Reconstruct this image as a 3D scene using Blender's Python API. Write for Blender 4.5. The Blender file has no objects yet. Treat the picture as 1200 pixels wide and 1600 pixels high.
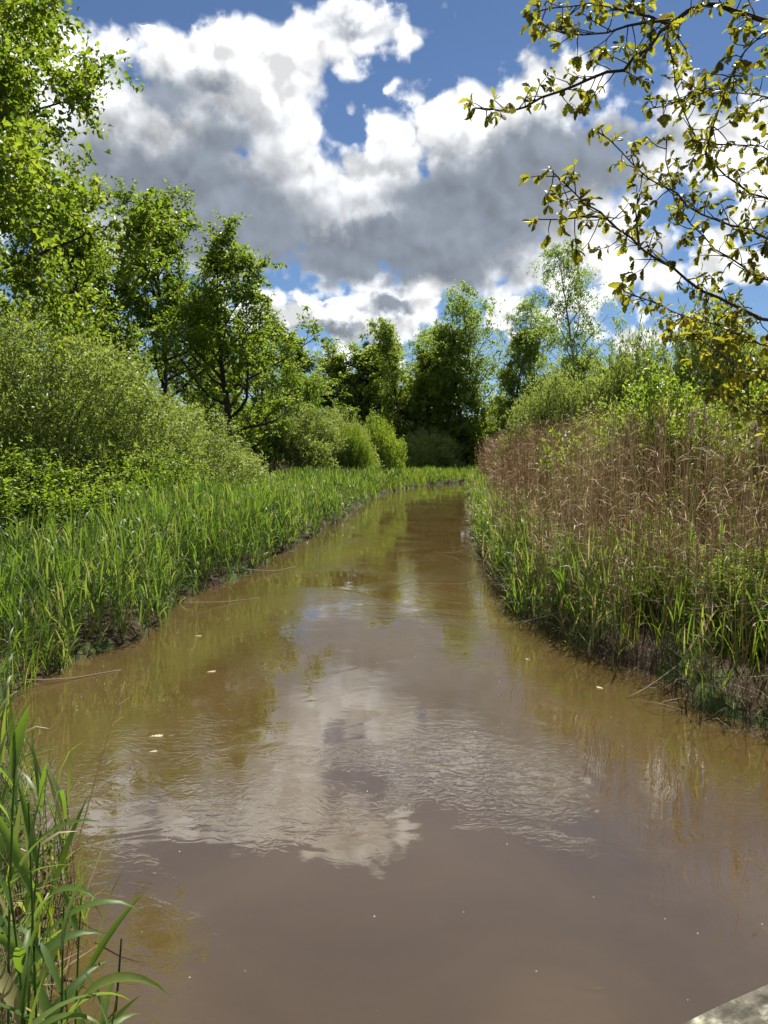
import bpy, math, random
import numpy as np

R = math.radians
SC = bpy.context.scene
COL = SC.collection

# ------------------------------------------------------------------ camera
cam_d = bpy.data.cameras.new('camera')
cam = bpy.data.objects.new('camera', cam_d); COL.objects.link(cam)
cam.location = (0, 0, 2.5)
cam.rotation_euler = (R(90 - 4.6), 0, 0)
cam_d.sensor_fit = 'VERTICAL'; cam_d.sensor_height = 36.0; cam_d.sensor_width = 27.0
cam_d.lens = 36.0 * 1203 / 1600
cam_d.clip_start = 0.05; cam_d.clip_end = 3000
SC.camera = cam

# ------------------------------------------------------------------ sky, sun, exposure
SUN_AZ, SUN_EL = 22.0, 54.0          # degrees right of the view direction (+Y), degrees up
SKY_STRENGTH = 0.05
EXPOSURE = 0.86

sd = Vs = (math.sin(R(SUN_AZ)) * math.cos(R(SUN_EL)), math.cos(R(SUN_AZ)) * math.cos(R(SUN_EL)), math.sin(R(SUN_EL)))
sun_d = bpy.data.lights.new('sun', 'SUN'); sun_d.energy = 5.0; sun_d.angle = R(0.53); sun_d.color = (1.0, 0.95, 0.86)
sun = bpy.data.objects.new('sun', sun_d); COL.objects.link(sun)
sun.rotation_euler = (R(90 - SUN_EL), 0, R(180 - SUN_AZ))
sun.location = (20, 16, 40)

world = bpy.data.worlds.new('World'); SC.world = world; world.use_nodes = True
WT = world.node_tree; WT.nodes.clear()


class S:
    """a socket with arithmetic, to write node maths as expressions"""
    tree = None
    def __init__(s, sock): s.s = sock
    @staticmethod
    def m(op, a, b=None, c=None, clamp=False):
        n = S.tree.nodes.new('ShaderNodeMath'); n.operation = op; n.use_clamp = clamp
        for i, v in enumerate((a, b, c)):
            if v is None: continue
            if isinstance(v, S): S.tree.links.new(v.s, n.inputs[i])
            else: n.inputs[i].default_value = v
        return S(n.outputs[0])
    def __add__(a, b): return S.m('ADD', a, b)
    __radd__ = __add__
    def __sub__(a, b): return S.m('SUBTRACT', a, b)
    def __rsub__(a, b): return S.m('SUBTRACT', b, a)
    def __mul__(a, b): return S.m('MULTIPLY', a, b)
    __rmul__ = __mul__
    def __truediv__(a, b): return S.m('DIVIDE', a, b)
    def __rtruediv__(a, b): return S.m('DIVIDE', b, a)


def vmath(op, a, b=None, scale=None):
    n = S.tree.nodes.new('ShaderNodeVectorMath'); n.operation = op
    for i, v in enumerate((a, b)):
        if v is None: continue
        if isinstance(v, S): S.tree.links.new(v.s, n.inputs[i])
        else: n.inputs[i].default_value = v
    if scale is not None:
        if isinstance(scale, S): S.tree.links.new(scale.s, n.inputs['Scale'])
        else: n.inputs['Scale'].default_value = scale
    return S(n.outputs['Value'] if op in ('LENGTH', 'DOT_PRODUCT', 'DISTANCE') else n.outputs['Vector'])


def noise(vec, scale, detail=4, rough=0.5, lac=2.0, color=False, dist=0.0, dim='2D'):
    n = S.tree.nodes.new('ShaderNodeTexNoise'); n.noise_dimensions = dim; n.inputs['Scale'].default_value = scale
    n.inputs['Detail'].default_value = detail; n.inputs['Roughness'].default_value = rough
    n.inputs['Lacunarity'].default_value = lac; n.inputs['Distortion'].default_value = dist
    if vec is not None: S.tree.links.new(vec.s, n.inputs['Vector'])
    return S(n.outputs['Color' if color else 'Fac'])


def voro(vec, scale, detail=2, rough=0.5):
    n = S.tree.nodes.new('ShaderNodeTexVoronoi'); n.feature = 'F1'; n.voronoi_dimensions = '2D'
    n.inputs['Scale'].default_value = scale; n.inputs['Detail'].default_value = detail
    n.inputs['Roughness'].default_value = rough
    S.tree.links.new(vec.s, n.inputs['Vector'])
    return S(n.outputs['Distance'])


def ramp01(v, a, b):
    n = S.tree.nodes.new('ShaderNodeMapRange'); n.interpolation_type = 'SMOOTHSTEP'
    S.tree.links.new(v.s, n.inputs['Value']); n.inputs['From Min'].default_value = a; n.inputs['From Max'].default_value = b
    return S(n.outputs['Result'])


def mixc(f, a, b):
    n = S.tree.nodes.new('ShaderNodeMix'); n.data_type = 'RGBA'
    for k, v in (('Factor', f), ('A', a), ('B', b)):
        sock = [i for i in n.inputs if i.name == k and (i.type == ('VALUE' if k == 'Factor' else 'RGBA'))][0]
        if isinstance(v, S): S.tree.links.new(v.s, sock)
        else: sock.default_value = v if not isinstance(v, tuple) or len(v) == 4 else v + (1,)
    return S([o for o in n.outputs if o.type == 'RGBA'][0])


# cumulus seen over the stream: (azimuth, elevation, half width, half height) in degrees
CLOUD_PUFFS = [ (-21.98, 22.23, 4.72, 4.22), (-18.89, 25.06, 2.86, 2.04), (-14.76, 23.8, 4.27, 2.85), (-11.26, 25.51, 3.94, 2.1), (-12.21, 21.83, 6.99, 5.22), (-8.17, 24.66, 4.69, 3.41), (-5.0, 26.56, 3.61, 1.91), (-1.82, 27.33, 3.63, 1.44), (0.82, 27.27, 1.64, 0.89), (-7.07, 22.7, 4.06, 3.36), (-10.07, 17.31, 11.52, 5.24), (-16.59, 18.43, 9.68, 6.17), (-3.7, 16.5, 7.8, 4.34), (1.01, 19.65, 3.68, 3.36), (3.49, 21.34, 3.66, 2.0), (7.85, 22.17, 4.72, 2.56), (11.75, 22.79, 3.51, 2.13), (6.2, 19.47, 5.9, 3.63), (11.36, 19.99, 6.61, 3.67), (15.68, 20.79, 4.25, 2.32), (19.86, 19.98, 4.47, 2.59), (24.25, 18.33, 3.83, 2.58), (7.37, 16.61, 10.81, 4.59), (0.93, 14.43, 13.68, 3.4), (12.8, 14.09, 5.29, 3.12), (16.75, 12.4, 2.99, 2.08), (-6.99, 9.11, 5.07, 1.87), (-1.41, 8.41, 7.0, 1.54), (0.47, 10.65, 3.73, 1.68), (3.5, 10.28, 1.96, 1.51), (8.82, 10.26, 2.05, 1.06), (11.55, 9.57, 2.69, 1.14), (18.56, 7.85, 4.21, 1.03), (-5.13, 10.87, 2.09, 0.44), (-16.56, 27.29, 0.5, 0.16), (-11.66, 27.19, 0.61, 0.4), (24.07, 12.63, 2.71, 1.43), (24.74, 15.28, 1.53, 0.69) ]
CLOUD_CORES = [ (-10.99, 16.25, 8.43, 4.69, 1), (-15.21, 22.68, 3.41, 1.6, 0.55), (-10.46, 20.63, 3.78, 2.68, 0.65), (6.46, 16.43, 9.08, 4.74, 1), (12.25, 19.55, 8.31, 3.29, 1), (0.47, 14.01, 11.92, 2.65, 1.1), (18.22, 19.98, 4.15, 1.57, 0.75), (0.47, 10.38, 2.57, 0.89, 0.7), (-7.39, 14.95, 5.01, 2.52, 0.9), (-15.78, 16.94, 7.68, 4.16, 0.9), (-5.61, 8.24, 5.56, 0.63, 0.6), (-12.18, 23.31, 2.19, 1.09, 0.45), (-1.82, 27.33, 1.82, 0.62, 0.3) ]


world.cycles.sampling_method = 'MANUAL'; world.cycles.sample_map_resolution = 256
S.tree = WT
geo = WT.nodes.new('ShaderNodeTexCoord')
D = vmath('NORMALIZE', S(geo.outputs['Generated']))
sep = WT.nodes.new('ShaderNodeSeparateXYZ'); WT.links.new(D.s, sep.inputs[0])
dx, dy, dz = (S(sep.outputs[i]) for i in range(3))
az = S.m('ARCTAN2', dx, dy) * 57.2958
el = S.m('ARCSINE', dz) * 57.2958
comb = WT.nodes.new('ShaderNodeCombineXYZ'); WT.links.new(az.s, comb.inputs[0]); WT.links.new(el.s, comb.inputs[1])
# stereographic coordinates: conformal and seamless, so puffs keep their shape all round the sky
st = vmath('SCALE', vmath('MULTIPLY', D, (1, 1, 0)), scale=1.0 / (1.0 + S.m('MAXIMUM', dz, -0.2)))
w1 = vmath('SUBTRACT', noise(st, 8.0, 1, 0.5, color=True), (0.5, 0.5, 0.5))
w2 = vmath('SUBTRACT', noise(st, 36.0, 4, 0.55, color=True), (0.5, 0.5, 0.5))
P = vmath('ADD', vmath('ADD', S(comb.outputs[0]), vmath('SCALE', w1, scale=4.0)), vmath('SCALE', w2, scale=3.0))


def puff_field(blobs, dist, k):
    f = None
    for b in blobs:
        q = vmath('MULTIPLY', vmath('SUBTRACT', P, (b[0], b[1], 0)), (1 / b[2], 1 / b[3], 0))
        v = 1.0 - vmath('LENGTH', q)
        if len(b) > 4: v = v * b[4]
        v = S.m('MULTIPLY', v, k(b))
        f = v if f is None else S.m('SMOOTH_MAX', f, v, dist)
    return f


bl = noise(st, 18.0, 7, 0.55)
sun2 = (0.005, -0.011, 0.0)
sw = vmath('ADD', st, vmath('SCALE', w2, scale=0.022))
vo = voro(sw, 24.0, 2, 0.45)
soft = noise(st, 15.0, 3, 0.5); soft2 = noise(vmath('ADD', st, sun2), 15.0, 3, 0.5)
vo2 = voro(vmath('ADD', sw, sun2), 24.0, 2, 0.45)
mass = puff_field(CLOUD_PUFFS, 0.12, lambda b: min(1.0, 0.25 + 0.11 * min(b[2], b[3])))
core = puff_field(CLOUD_CORES, 0.15, lambda b: 1.0)
# the same broken cumulus goes on all round the sky, away from the gaps seen here
away = ramp01(S.m('MAXIMUM', S.m('ABSOLUTE', az) - 24.0, el - 36.0), 4.0, 18.0)
wide = (noise(st, 5.0, 3, 0.5) - 0.52) * 3.0 - 1.2 + away * 1.2
mass2 = S.m('SMOOTH_MAX', mass, wide, 0.1)
core2 = S.m('SMOOTH_MAX', core, wide - 0.12, 0.1)
dens = mass2 + (bl - 0.5) * 0.85 + (0.42 - vo) * 0.55 + 0.25
alpha = ramp01(dens, -0.04, 0.26)
thick = ramp01(core2 + (soft - 0.5) * 0.55 + (bl - 0.5) * 0.25, -0.22, 0.50)
thin = ramp01(dens, 0.0, 0.75)
relief = (soft - soft2) * 2.4 + (vo2 - vo) * 0.9
k = 1.0 / SKY_STRENGTH
shade = mixc(thick, (0.63 * k, 0.64 * k, 0.65 * k), (0.165 * k, 0.188 * k, 0.225 * k))
lit = S.m('MAXIMUM', S.m('MINIMUM', 1.0 + relief * (0.9 - thick * 0.6) - thin * 0.10, 1.22), 0.66)
cl = WT.nodes.new('ShaderNodeVectorMath'); cl.operation = 'SCALE'
WT.links.new(shade.s, cl.inputs[0]); WT.links.new(lit.s, cl.inputs['Scale'])
skyn = WT.nodes.new('ShaderNodeTexSky'); skyn.sky_type = 'NISHITA'; skyn.sun_disc = False
skyn.sun_elevation = R(SUN_EL); skyn.sun_rotation = R(SUN_AZ)
skyn.altitude = 1800; skyn.air_density = 1.0; skyn.dust_density = 0.15; skyn.ozone_density = 5.5
final = mixc(alpha, S(skyn.outputs[0]), S(cl.outputs[0]))
bg = WT.nodes.new('ShaderNodeBackground'); bg.inputs['Strength'].default_value = SKY_STRENGTH
WT.links.new(final.s, bg.inputs['Color'])
wo = WT.nodes.new('ShaderNodeOutputWorld'); WT.links.new(bg.outputs[0], wo.inputs[0])

SC.render.engine = 'CYCLES'
SC.cycles.use_denoising = True
SC.cycles.max_bounces = 7; SC.cycles.diffuse_bounces = 4; SC.cycles.glossy_bounces = 3
SC.cycles.transmission_bounces = 4; SC.cycles.transparent_max_bounces = 4
SC.cycles.sample_clamp_indirect = 6.0
vs = SC.view_settings
vs.view_transform = 'Standard'; vs.look = 'None'; vs.exposure = EXPOSURE; vs.gamma = 1.0; vs.use_curve_mapping = False

# ------------------------------------------------------------------ helpers
def tag(o, label=None, cat=None, group=None, kind=None):
    if label: o['label'] = label
    if cat: o['category'] = cat
    if group: o['group'] = group
    if kind: o['kind'] = kind
    return o


class Buf:
    """collects vertices, faces and a random value for every vertex"""
    def __init__(s): s.v = []; s.q = []; s.t = []; s.r = []; s.n = 0
    def add(s, v, q=None, t=None, r=None):
        v = np.asarray(v, dtype=np.float32).reshape(-1, 3)
        s.v.append(v)
        if q is not None and len(q): s.q.append(np.asarray(q, dtype=np.int32).reshape(-1, 4) + s.n)
        if t is not None and len(t): s.t.append(np.asarray(t, dtype=np.int32).reshape(-1, 3) + s.n)
        if r is None: r = np.zeros(len(v))
        s.r.append(np.broadcast_to(np.asarray(r, dtype=np.float32), (len(v),)))
        s.n += len(v)
        return s
    def mesh(s, name, mat, smooth=False):
        me = bpy.data.meshes.new(name)
        V = np.concatenate(s.v); Rn = np.concatenate(s.r)
        Q = np.concatenate(s.q) if s.q else np.zeros((0, 4), np.int32)
        T = np.concatenate(s.t) if s.t else np.zeros((0, 3), np.int32)
        me.vertices.add(len(V)); me.vertices.foreach_set('co', V.ravel())
        loops = np.concatenate([Q.ravel(), T.ravel()]).astype(np.int32)
        me.loops.add(len(loops)); me.loops.foreach_set('vertex_index', loops)
        me.polygons.add(len(Q) + len(T))
        st = np.concatenate([np.arange(len(Q)) * 4, len(Q) * 4 + np.arange(len(T)) * 3]).astype(np.int32)
        me.polygons.foreach_set('loop_start', st)
        if smooth: me.polygons.foreach_set('use_smooth', np.ones(len(Q) + len(T), dtype=bool))
        at = me.attributes.new('rnd', 'FLOAT', 'POINT'); at.data.foreach_set('value', Rn.astype(np.float32))
        me.update(calc_edges=True)
        me.materials.append(mat)
        return me
    def obj(s, name, mat, parent=None, smooth=False, loc=None):
        o = bpy.data.objects.new(name, s.mesh(name, mat, smooth)); COL.objects.link(o)
        if parent is not None: o.parent = parent
        if loc is not None: o.location = loc
        return o


def empty(name, loc, rz=0.0, sc=(1, 1, 1)):
    o = bpy.data.objects.new(name, None); COL.objects.link(o)
    o.location = loc; o.rotation_euler = (0, 0, rz); o.scale = sc; o.empty_display_size = 0.2
    return o


def copy_tree(o, parent=None):
    c = o.copy(); COL.objects.link(c); c.parent = parent
    for ch in [x for x in bpy.data.objects if x.parent == o]: copy_tree(ch, c)
    return c


def unit(v):
    v = np.asarray(v, dtype=float); return v / (np.linalg.norm(v, axis=-1, keepdims=True) + 1e-9)


def tube(buf, pts, rad, sides=6, r=0.0, cap=False):
    pts = np.asarray(pts, float); n = len(pts)
    rad = np.broadcast_to(np.asarray(rad, float), (n,))
    tg = unit(np.gradient(pts, axis=0))
    ref = np.array([0.31, 0.87, 0.12]) if abs(tg[0][2]) > 0.7 else np.array([0.1, 0.05, 1.0])
    a = unit(np.cross(tg, ref)); b = np.cross(tg, a)
    ang = np.arange(sides) * 2 * np.pi / sides
    V = pts[:, None] + rad[:, None, None] * (np.cos(ang)[None, :, None] * a[:, None] + np.sin(ang)[None, :, None] * b[:, None])
    i = np.arange(n - 1)[:, None] * sides; j = np.arange(sides)[None]; k = (j + 1) % sides
    Q = np.stack([i + j, i + k, i + k + sides, i + j + sides], -1).reshape(-1, 4)
    V = V.reshape(-1, 3); T = None
    if cap:
        V = np.vstack([V, pts[:1], pts[-1:]]); T = []
        for s_ in range(sides):
            T.append((n * sides, (s_ + 1) % sides, s_)); T.append((n * sides + 1, (n - 1) * sides + s_, (n - 1) * sides + (s_ + 1) % sides))
    buf.add(V, Q, T, r)


def walk(start, d, length, n, wob, rng, bend=(0, 0, 0)):
    p = np.array(start, float); d = unit(d); out = [p.copy()]; bend = np.array(bend)
    for i in range(n):
        d = unit(d + rng.normal(0, wob, 3) + bend); p = p + d * length / n; out.append(p.copy())
    return np.array(out)


def along(pts, u):
    """points at fractions u of a polyline with even steps"""
    n = len(pts) - 1; f = np.clip(np.asarray(u) * n, 0, n - 1e-6); i = f.astype(int); w = (f - i)[..., None]
    return pts[i] * (1 - w) + pts[i + 1] * w


def leaves(buf, pos, d, nrm, length, width, r, fold=0.25, droop=0.12):
    """kite-shaped leaves, folded on the midrib"""
    d = unit(d); side = unit(np.cross(d, nrm)); up = np.cross(side, d)
    L = np.asarray(length)[:, None]; W = np.asarray(width)[:, None]
    b = pos
    l = pos + d * L * 0.42 + side * W * 0.5 + up * W * fold
    t = pos + d * L - up * L * droop
    g = pos + d * L * 0.42 - side * W * 0.5 + up * W * fold
    V = np.stack([b, l, t, g], 1).reshape(-1, 3)
    i = np.arange(len(pos))[:, None] * 4
    buf.add(V, None, np.concatenate([i + [[0, 1, 2]], i + [[0, 2, 3]]]), np.repeat(r, 4))


def blades(buf, base, az, length, width, lean, curve, r, nseg=4, twist=None, power=1.4, broad=0.35):
    """long grass or reed leaves that lean out and arch over"""
    N = len(base); s = np.linspace(0, 1, nseg + 1)
    th = lean[:, None] + curve[:, None] * (s[None] ** power)
    thm = 0.5 * (th[:, 1:] + th[:, :-1]); ds = (length / nseg)[:, None]
    h = np.concatenate([np.zeros((N, 1)), np.cumsum(np.sin(thm) * ds, 1)], 1)
    z = np.concatenate([np.zeros((N, 1)), np.cumsum(np.cos(thm) * ds, 1)], 1)
    ca, sa = np.cos(az)[:, None], np.sin(az)[:, None]
    C = np.stack([base[:, 0:1] + h * ca, base[:, 1:2] + h * sa, base[:, 2:3] + z], -1)
    if twist is None: twist = np.zeros(N)
    up = np.stack([-np.cos(th) * ca, -np.cos(th) * sa, np.sin(th)], -1)
    sd_ = np.stack([-np.sin(az), np.cos(az), np.zeros(N)], -1)[:, None, :]
    tw = twist[:, None, None] * (0.4 + 0.6 * s[None, :, None])
    side = sd_ * np.cos(tw) + up * np.sin(tw)
    prof = np.where(s < broad, 0.45 + 0.55 * s / broad, 1 - ((s - broad) / (1 - broad)) ** 1.6)
    wv = (width[:, None] * prof[None])[..., None] * 0.5
    A = C - side * wv; B = C + side * wv
    V = np.concatenate([np.stack([A[:, :-1], B[:, :-1]], 2).reshape(N, -1, 3), C[:, -1:]], 1)
    m = 2 * nseg + 1; o = (np.arange(N) * m)[:, None]
    Q = np.concatenate([o + [[2 * k, 2 * k + 1, 2 * k + 3, 2 * k + 2]] for k in range(nseg - 1)]) if nseg > 1 else None
    T = o + [[2 * nseg - 2, 2 * nseg - 1, 2 * nseg]]
    buf.add(V.reshape(-1, 3), Q, T, np.repeat(r, m))


def stems(buf, base, top, r0, r1, r, nseg=2, bow=None):
    """three-sided stalks"""
    N = len(base); s = np.linspace(0, 1, nseg + 1)
    C = base[:, None] * (1 - s)[None, :, None] + top[:, None] * s[None, :, None]
    if bow is not None: C = C + bow[:, None] * (4 * s * (1 - s))[None, :, None]
    rad = (r0[:, None] * (1 - s) + r1[:, None] * s)[..., None]
    off = [np.array([math.cos(a), math.sin(a), 0]) for a in (0.4, 2.49, 4.59)]
    V = np.stack([C + rad * o for o in off], 2).reshape(N, -1, 3)
    m = 3 * (nseg + 1); o = (np.arange(N) * m)[:, None]; Q = []
    for k in range(nseg):
        for a in range(3):
            b = (a + 1) % 3
            Q.append(o + [[3 * k + a, 3 * k + b, 3 * k + 3 + b, 3 * k + 3 + a]])
    buf.add(V.reshape(-1, 3), np.concatenate(Q), None, np.repeat(r, m))


# ------------------------------------------------------------------ materials
def mat(name):
    m = bpy.data.materials.new(name); m.use_nodes = True; m.node_tree.nodes.clear(); S.tree = m.node_tree
    out = m.node_tree.nodes.new('ShaderNodeOutputMaterial')
    return m, m.node_tree, out


def attr(name='rnd'):
    n = S.tree.nodes.new('ShaderNodeAttribute'); n.attribute_name = name; return S(n.outputs['Fac'])


def ramp(f, stops):
    n = S.tree.nodes.new('ShaderNodeValToRGB'); e = n.color_ramp.elements
    while len(e) < len(stops): e.new(0.5)
    for k, (p, c) in enumerate(stops): e[k].position = p; e[k].color = tuple(c) + (1,)
    S.tree.links.new(f.s, n.inputs[0]); return S(n.outputs[0])


def principled(color, rough, spec=0.5, normal=None):
    n = S.tree.nodes.new('ShaderNodeBsdfPrincipled')
    for k, v in (('Base Color', color), ('Roughness', rough), ('Specular IOR Level', spec)):
        if isinstance(v, S): S.tree.links.new(v.s, n.inputs[k])
        else: n.inputs[k].default_value = v if not isinstance(v, tuple) else v + (1,)
    if normal is not None: S.tree.links.new(normal.s, n.inputs['Normal'])
    return n


def objpos():
    n = S.tree.nodes.new('ShaderNodeTexCoord'); return S(n.outputs['Object'])


def worldpos():
    n = S.tree.nodes.new('ShaderNodeNewGeometry'); return S(n.outputs['Position'])


def bump(h, strength, dist):
    n = S.tree.nodes.new('ShaderNodeBump'); n.inputs['Strength'].default_value = strength; n.inputs['Distance'].default_value = dist
    S.tree.links.new(h.s, n.inputs['Height']); return S(n.outputs[0])


def leaf_mat(name, stops, tstops, trans=0.45, rough=0.45, spec=0.35, patch=0.0):
    """leaf: reflects its own green and lets a yellower green through"""
    m, t, out = mat(name)
    f = attr()
    if patch: f = S.m('ADD', f * (1 - patch), noise(worldpos(), 0.9, 3, 0.6, dim='3D') * patch, clamp=True)
    oi = t.nodes.new('ShaderNodeObjectInfo')
    f = S.m('ADD', f, (S(oi.outputs['Random']) - 0.5) * 0.25, clamp=True)
    p = principled(ramp(f, stops), rough, spec)
    tr = t.nodes.new('ShaderNodeBsdfTranslucent'); t.links.new(ramp(f, tstops).s, tr.inputs[0])
    mx = t.nodes.new('ShaderNodeMixShader'); mx.inputs[0].default_value = trans
    t.links.new(p.outputs[0], mx.inputs[1]); t.links.new(tr.outputs[0], mx.inputs[2]); t.links.new(mx.outputs[0], out.inputs[0])
    return m


M = {}
M['oak_leaf'] = leaf_mat('oak_leaf', [(0, (.045, .08, .012)), (.5, (.085, .135, .018)), (1, (.15, .19, .03))],
                         [(0, (.11, .20, .012)), (.5, (.24, .36, .02)), (1, (.44, .50, .04))], 0.5)
M['wood_leaf'] = leaf_mat('wood_leaf', [(0, (.055, .09, .018)), (.5, (.10, .15, .028)), (1, (.15, .20, .045))],
                          [(0, (.20, .30, .02)), (.5, (.34, .45, .04)), (1, (.47, .54, .07))], 0.6)
M['birch_leaf'] = leaf_mat('birch_leaf', [(0, (.06, .105, .025)), (.5, (.10, .16, .04)), (1, (.15, .21, .06))],
                           [(0, (.19, .31, .04)), (.5, (.31, .44, .06)), (1, (.43, .52, .09))], 0.6, spec=0.5)
M['willow_leaf'] = leaf_mat('willow_leaf', [(0, (.09, .125, .035)), (.5, (.175, .22, .07)), (1, (.29, .33, .14))],
                            [(0, (.20, .28, .03)), (.5, (.34, .43, .06)), (1, (.47, .53, .12))], 0.48, spec=0.6, patch=0.5)
M['shrub_leaf'] = leaf_mat('shrub_leaf', [(0, (.06, .115, .012)), (.5, (.105, .175, .02)), (1, (.17, .235, .03))],
                           [(0, (.20, .33, .015)), (.5, (.33, .46, .03)), (1, (.45, .54, .05))], 0.48, spec=0.5)
M['bronze_leaf'] = leaf_mat('bronze_leaf', [(0, (.035, .03, .012)), (.45, (.06, .07, .014)), (.75, (.10, .115, .02)), (1, (.16, .14, .03))],
                            [(0, (.18, .13, .012)), (.45, (.34, .36, .02)), (1, (.60, .54, .04))], 0.5, spec=0.2)
M['reed_leaf'] = leaf_mat('reed_leaf', [(0, (.045, .085, .018)), (.5, (.075, .13, .028)), (.8, (.13, .175, .05)), (.92, (.28, .23, .11)), (1, (.36, .28, .15))],
                          [(0, (.12, .23, .014)), (.5, (.215, .345, .028)), (.8, (.35, .42, .06)), (1, (.42, .32, .14))], 0.45, rough=0.45, spec=0.35)
M['grass_leaf'] = leaf_mat('grass_leaf', [(0, (.06, .10, .014)), (.5, (.11, .155, .025)), (.8, (.16, .19, .04)), (1, (.28, .23, .10))],
                           [(0, (.17, .28, .012)), (.5, (.28, .38, .02)), (1, (.40, .40, .07))], 0.45, rough=0.5, patch=0.35)
M['dry_reed'] = leaf_mat('dry_reed', [(0, (.20, .12, .058)), (.4, (.38, .255, .135)), (.7, (.54, .40, .23)), (1, (.70, .59, .40))],
                         [(0, (.26, .15, .07)), (.5, (.45, .31, .16)), (1, (.64, .53, .33))], 0.4, rough=0.6)
M['litter'] = leaf_mat('litter', [(0, (.05, .03, .016)), (.5, (.11, .065, .035)), (.85, (.2, .135, .08)), (1, (.42, .35, .25))],
                       [(0, (.05, .03, .01)), (1, (.2, .14, .07))], 0.1, rough=0.6)
M['plume'] = leaf_mat('plume', [(0, (.25, .19, .13)), (1, (.45, .37, .28))], [(0, (.3, .22, .14)), (1, (.5, .4, .28))], 0.4, rough=0.8)


def bark_mat(name, c1, c2, scale=6.0):
    m, t, out = mat(name)
    n = noise(vmath('MULTIPLY', objpos(), (1, 1, 0.25)), scale, 5, 0.65, dim='3D')
    p = principled(ramp(n, [(0.3, c1), (0.7, c2)]), 0.85, 0.2, bump(n, 0.6, 0.03)); t.links.new(p.outputs[0], out.inputs[0])
    return m


M['bark'] = bark_mat('bark', (.022, .017, .012), (.075, .06, .045))
M['birch_bark'] = bark_mat('birch_bark', (.06, .05, .045), (.24, .22, .20), 9.0)
M['twig'] = bark_mat('twig', (.05, .035, .025), (.13, .10, .075), 14.0)

# ------------------------------------------------------------------ the stream's course and the ground
LEFT = [(-0.4, 0.2), (-0.7, 1.6), (-1.31, 3.1), (-1.6, 3.7), (-2.15, 4.6), (-2.95, 5.9), (-3.6, 7.1), (-3.75, 7.9), (-3.66, 9.1), (-3.1, 10.6), (-3.3, 11.6), (-3.4, 12.8),
        (-2.75, 15.2), (-2.55, 18.0), (-2.1, 22), (-1.72, 25.7), (-1.2, 32), (-0.65, 39.2), (0.4, 46), (1.9, 51.3), (4.4, 57), (8.5, 61), (16, 64), (60, 66)]
RIGHT = [(4.2, 0.2), (4.1, 2.5), (3.9, 5.0), (3.4, 6.6), (3.05, 7.3), (3.2, 8.1), (2.9, 8.6), (2.53, 9.35), (2.2, 10.5), (2.03, 12.0), (2.13, 15.2), (2.4, 19.1),
         (3.0, 25), (3.7, 31), (4.3, 40), (5.0, 47), (7.5, 54), (16, 58), (60, 60)]


def wiggle(pl, seed):
    rng = np.random.default_rng(seed); pl = np.array(pl, float); out = []
    for a, b in zip(pl[:-1], pl[1:]):
        n = max(2, int(np.linalg.norm(b - a) / 0.35)) if a[1] < 40 else 6
        for i in range(n):
            p = a + (b - a) * i / n
            out.append(p + rng.normal(0, 0.085, 2))
    out.append(pl[-1]); return np.array(out)


LW, RW = wiggle(LEFT, 1), wiggle(RIGHT, 2)
POLY = np.vstack([[(-0.4, -14)], LW, [(300, 66)], [(300, 60)], RW[::-1], [(4.2, -14)]])


def seg_dist(P2, pl):
    """distance to a polyline, in blocks"""
    out = np.full(len(P2), 1e9); A = pl[:-1]; Bv = pl[1:] - pl[:-1]; L2 = (Bv ** 2).sum(1) + 1e-12
    for k in range(0, len(P2), 8000):
        p = P2[k:k + 8000][:, None]
        t = np.clip(((p - A) * Bv).sum(-1) / L2, 0, 1)
        out[k:k + 8000] = np.sqrt((((A + t[..., None] * Bv) - p) ** 2).sum(-1).min(1))
    return out


def inside(P2):
    x, y = P2[:, 0], P2[:, 1]; c = np.zeros(len(P2), bool); n = len(POLY)
    for i in range(n):
        x1, y1 = POLY[i]; x2, y2 = POLY[(i + 1) % n]
        if y1 == y2: continue
        k = ((y1 > y) != (y2 > y)) & (x < (x2 - x1) * (y - y1) / (y2 - y1) + x1)
        c ^= k
    return c


def shore(P2):
    """signed distance to the water's edge: positive on land"""
    d = seg_dist(P2, np.vstack([POLY, POLY[:1]])); return np.where(inside(P2), -d, d)


def vnoise(P2, scale, seed=0):
    """smooth value noise"""
    rng = np.random.default_rng(seed); G = rng.random((64, 64)); q = P2 * scale + 1000.0
    i = np.floor(q).astype(int); f = q - i; f = f * f * (3 - 2 * f)
    g = lambda a, b: G[(i[:, 0] + a) % 64, (i[:, 1] + b) % 64]
    return (g(0, 0) * (1 - f[:, 0]) + g(1, 0) * f[:, 0]) * (1 - f[:, 1]) + (g(0, 1) * (1 - f[:, 0]) + g(1, 1) * f[:, 0]) * f[:, 1]


def land(P2, sd_=None):
    """height of the ground"""
    if sd_ is None: sd_ = shore(P2)
    z = np.interp(sd_, [-2.0, -0.5, -0.05, 0.12, 0.6, 2.5, 8, 30], [-1.1, -0.7, -0.16, 0.16, 0.27, 0.32, 0.45, 0.6])
    return z + (vnoise(P2, 0.9, 5) - 0.5) * 0.14 * np.clip(sd_ + 0.4, 0, 1) + (vnoise(P2, 3.1, 6) - 0.5) * 0.07 * np.clip(sd_ + 0.2, 0.2, 1)


def axis(lo, hi, step, far):
    c = list(np.arange(lo, hi + 1e-6, step)); a = []; d = step; x = hi
    while x < far: d *= 1.45; x += d; a.append(x)
    b = []; d = step; x = lo
    while x > -far: d *= 1.45; x -= d; b.append(x)
    return np.array(b[::-1] + c + a)


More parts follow.
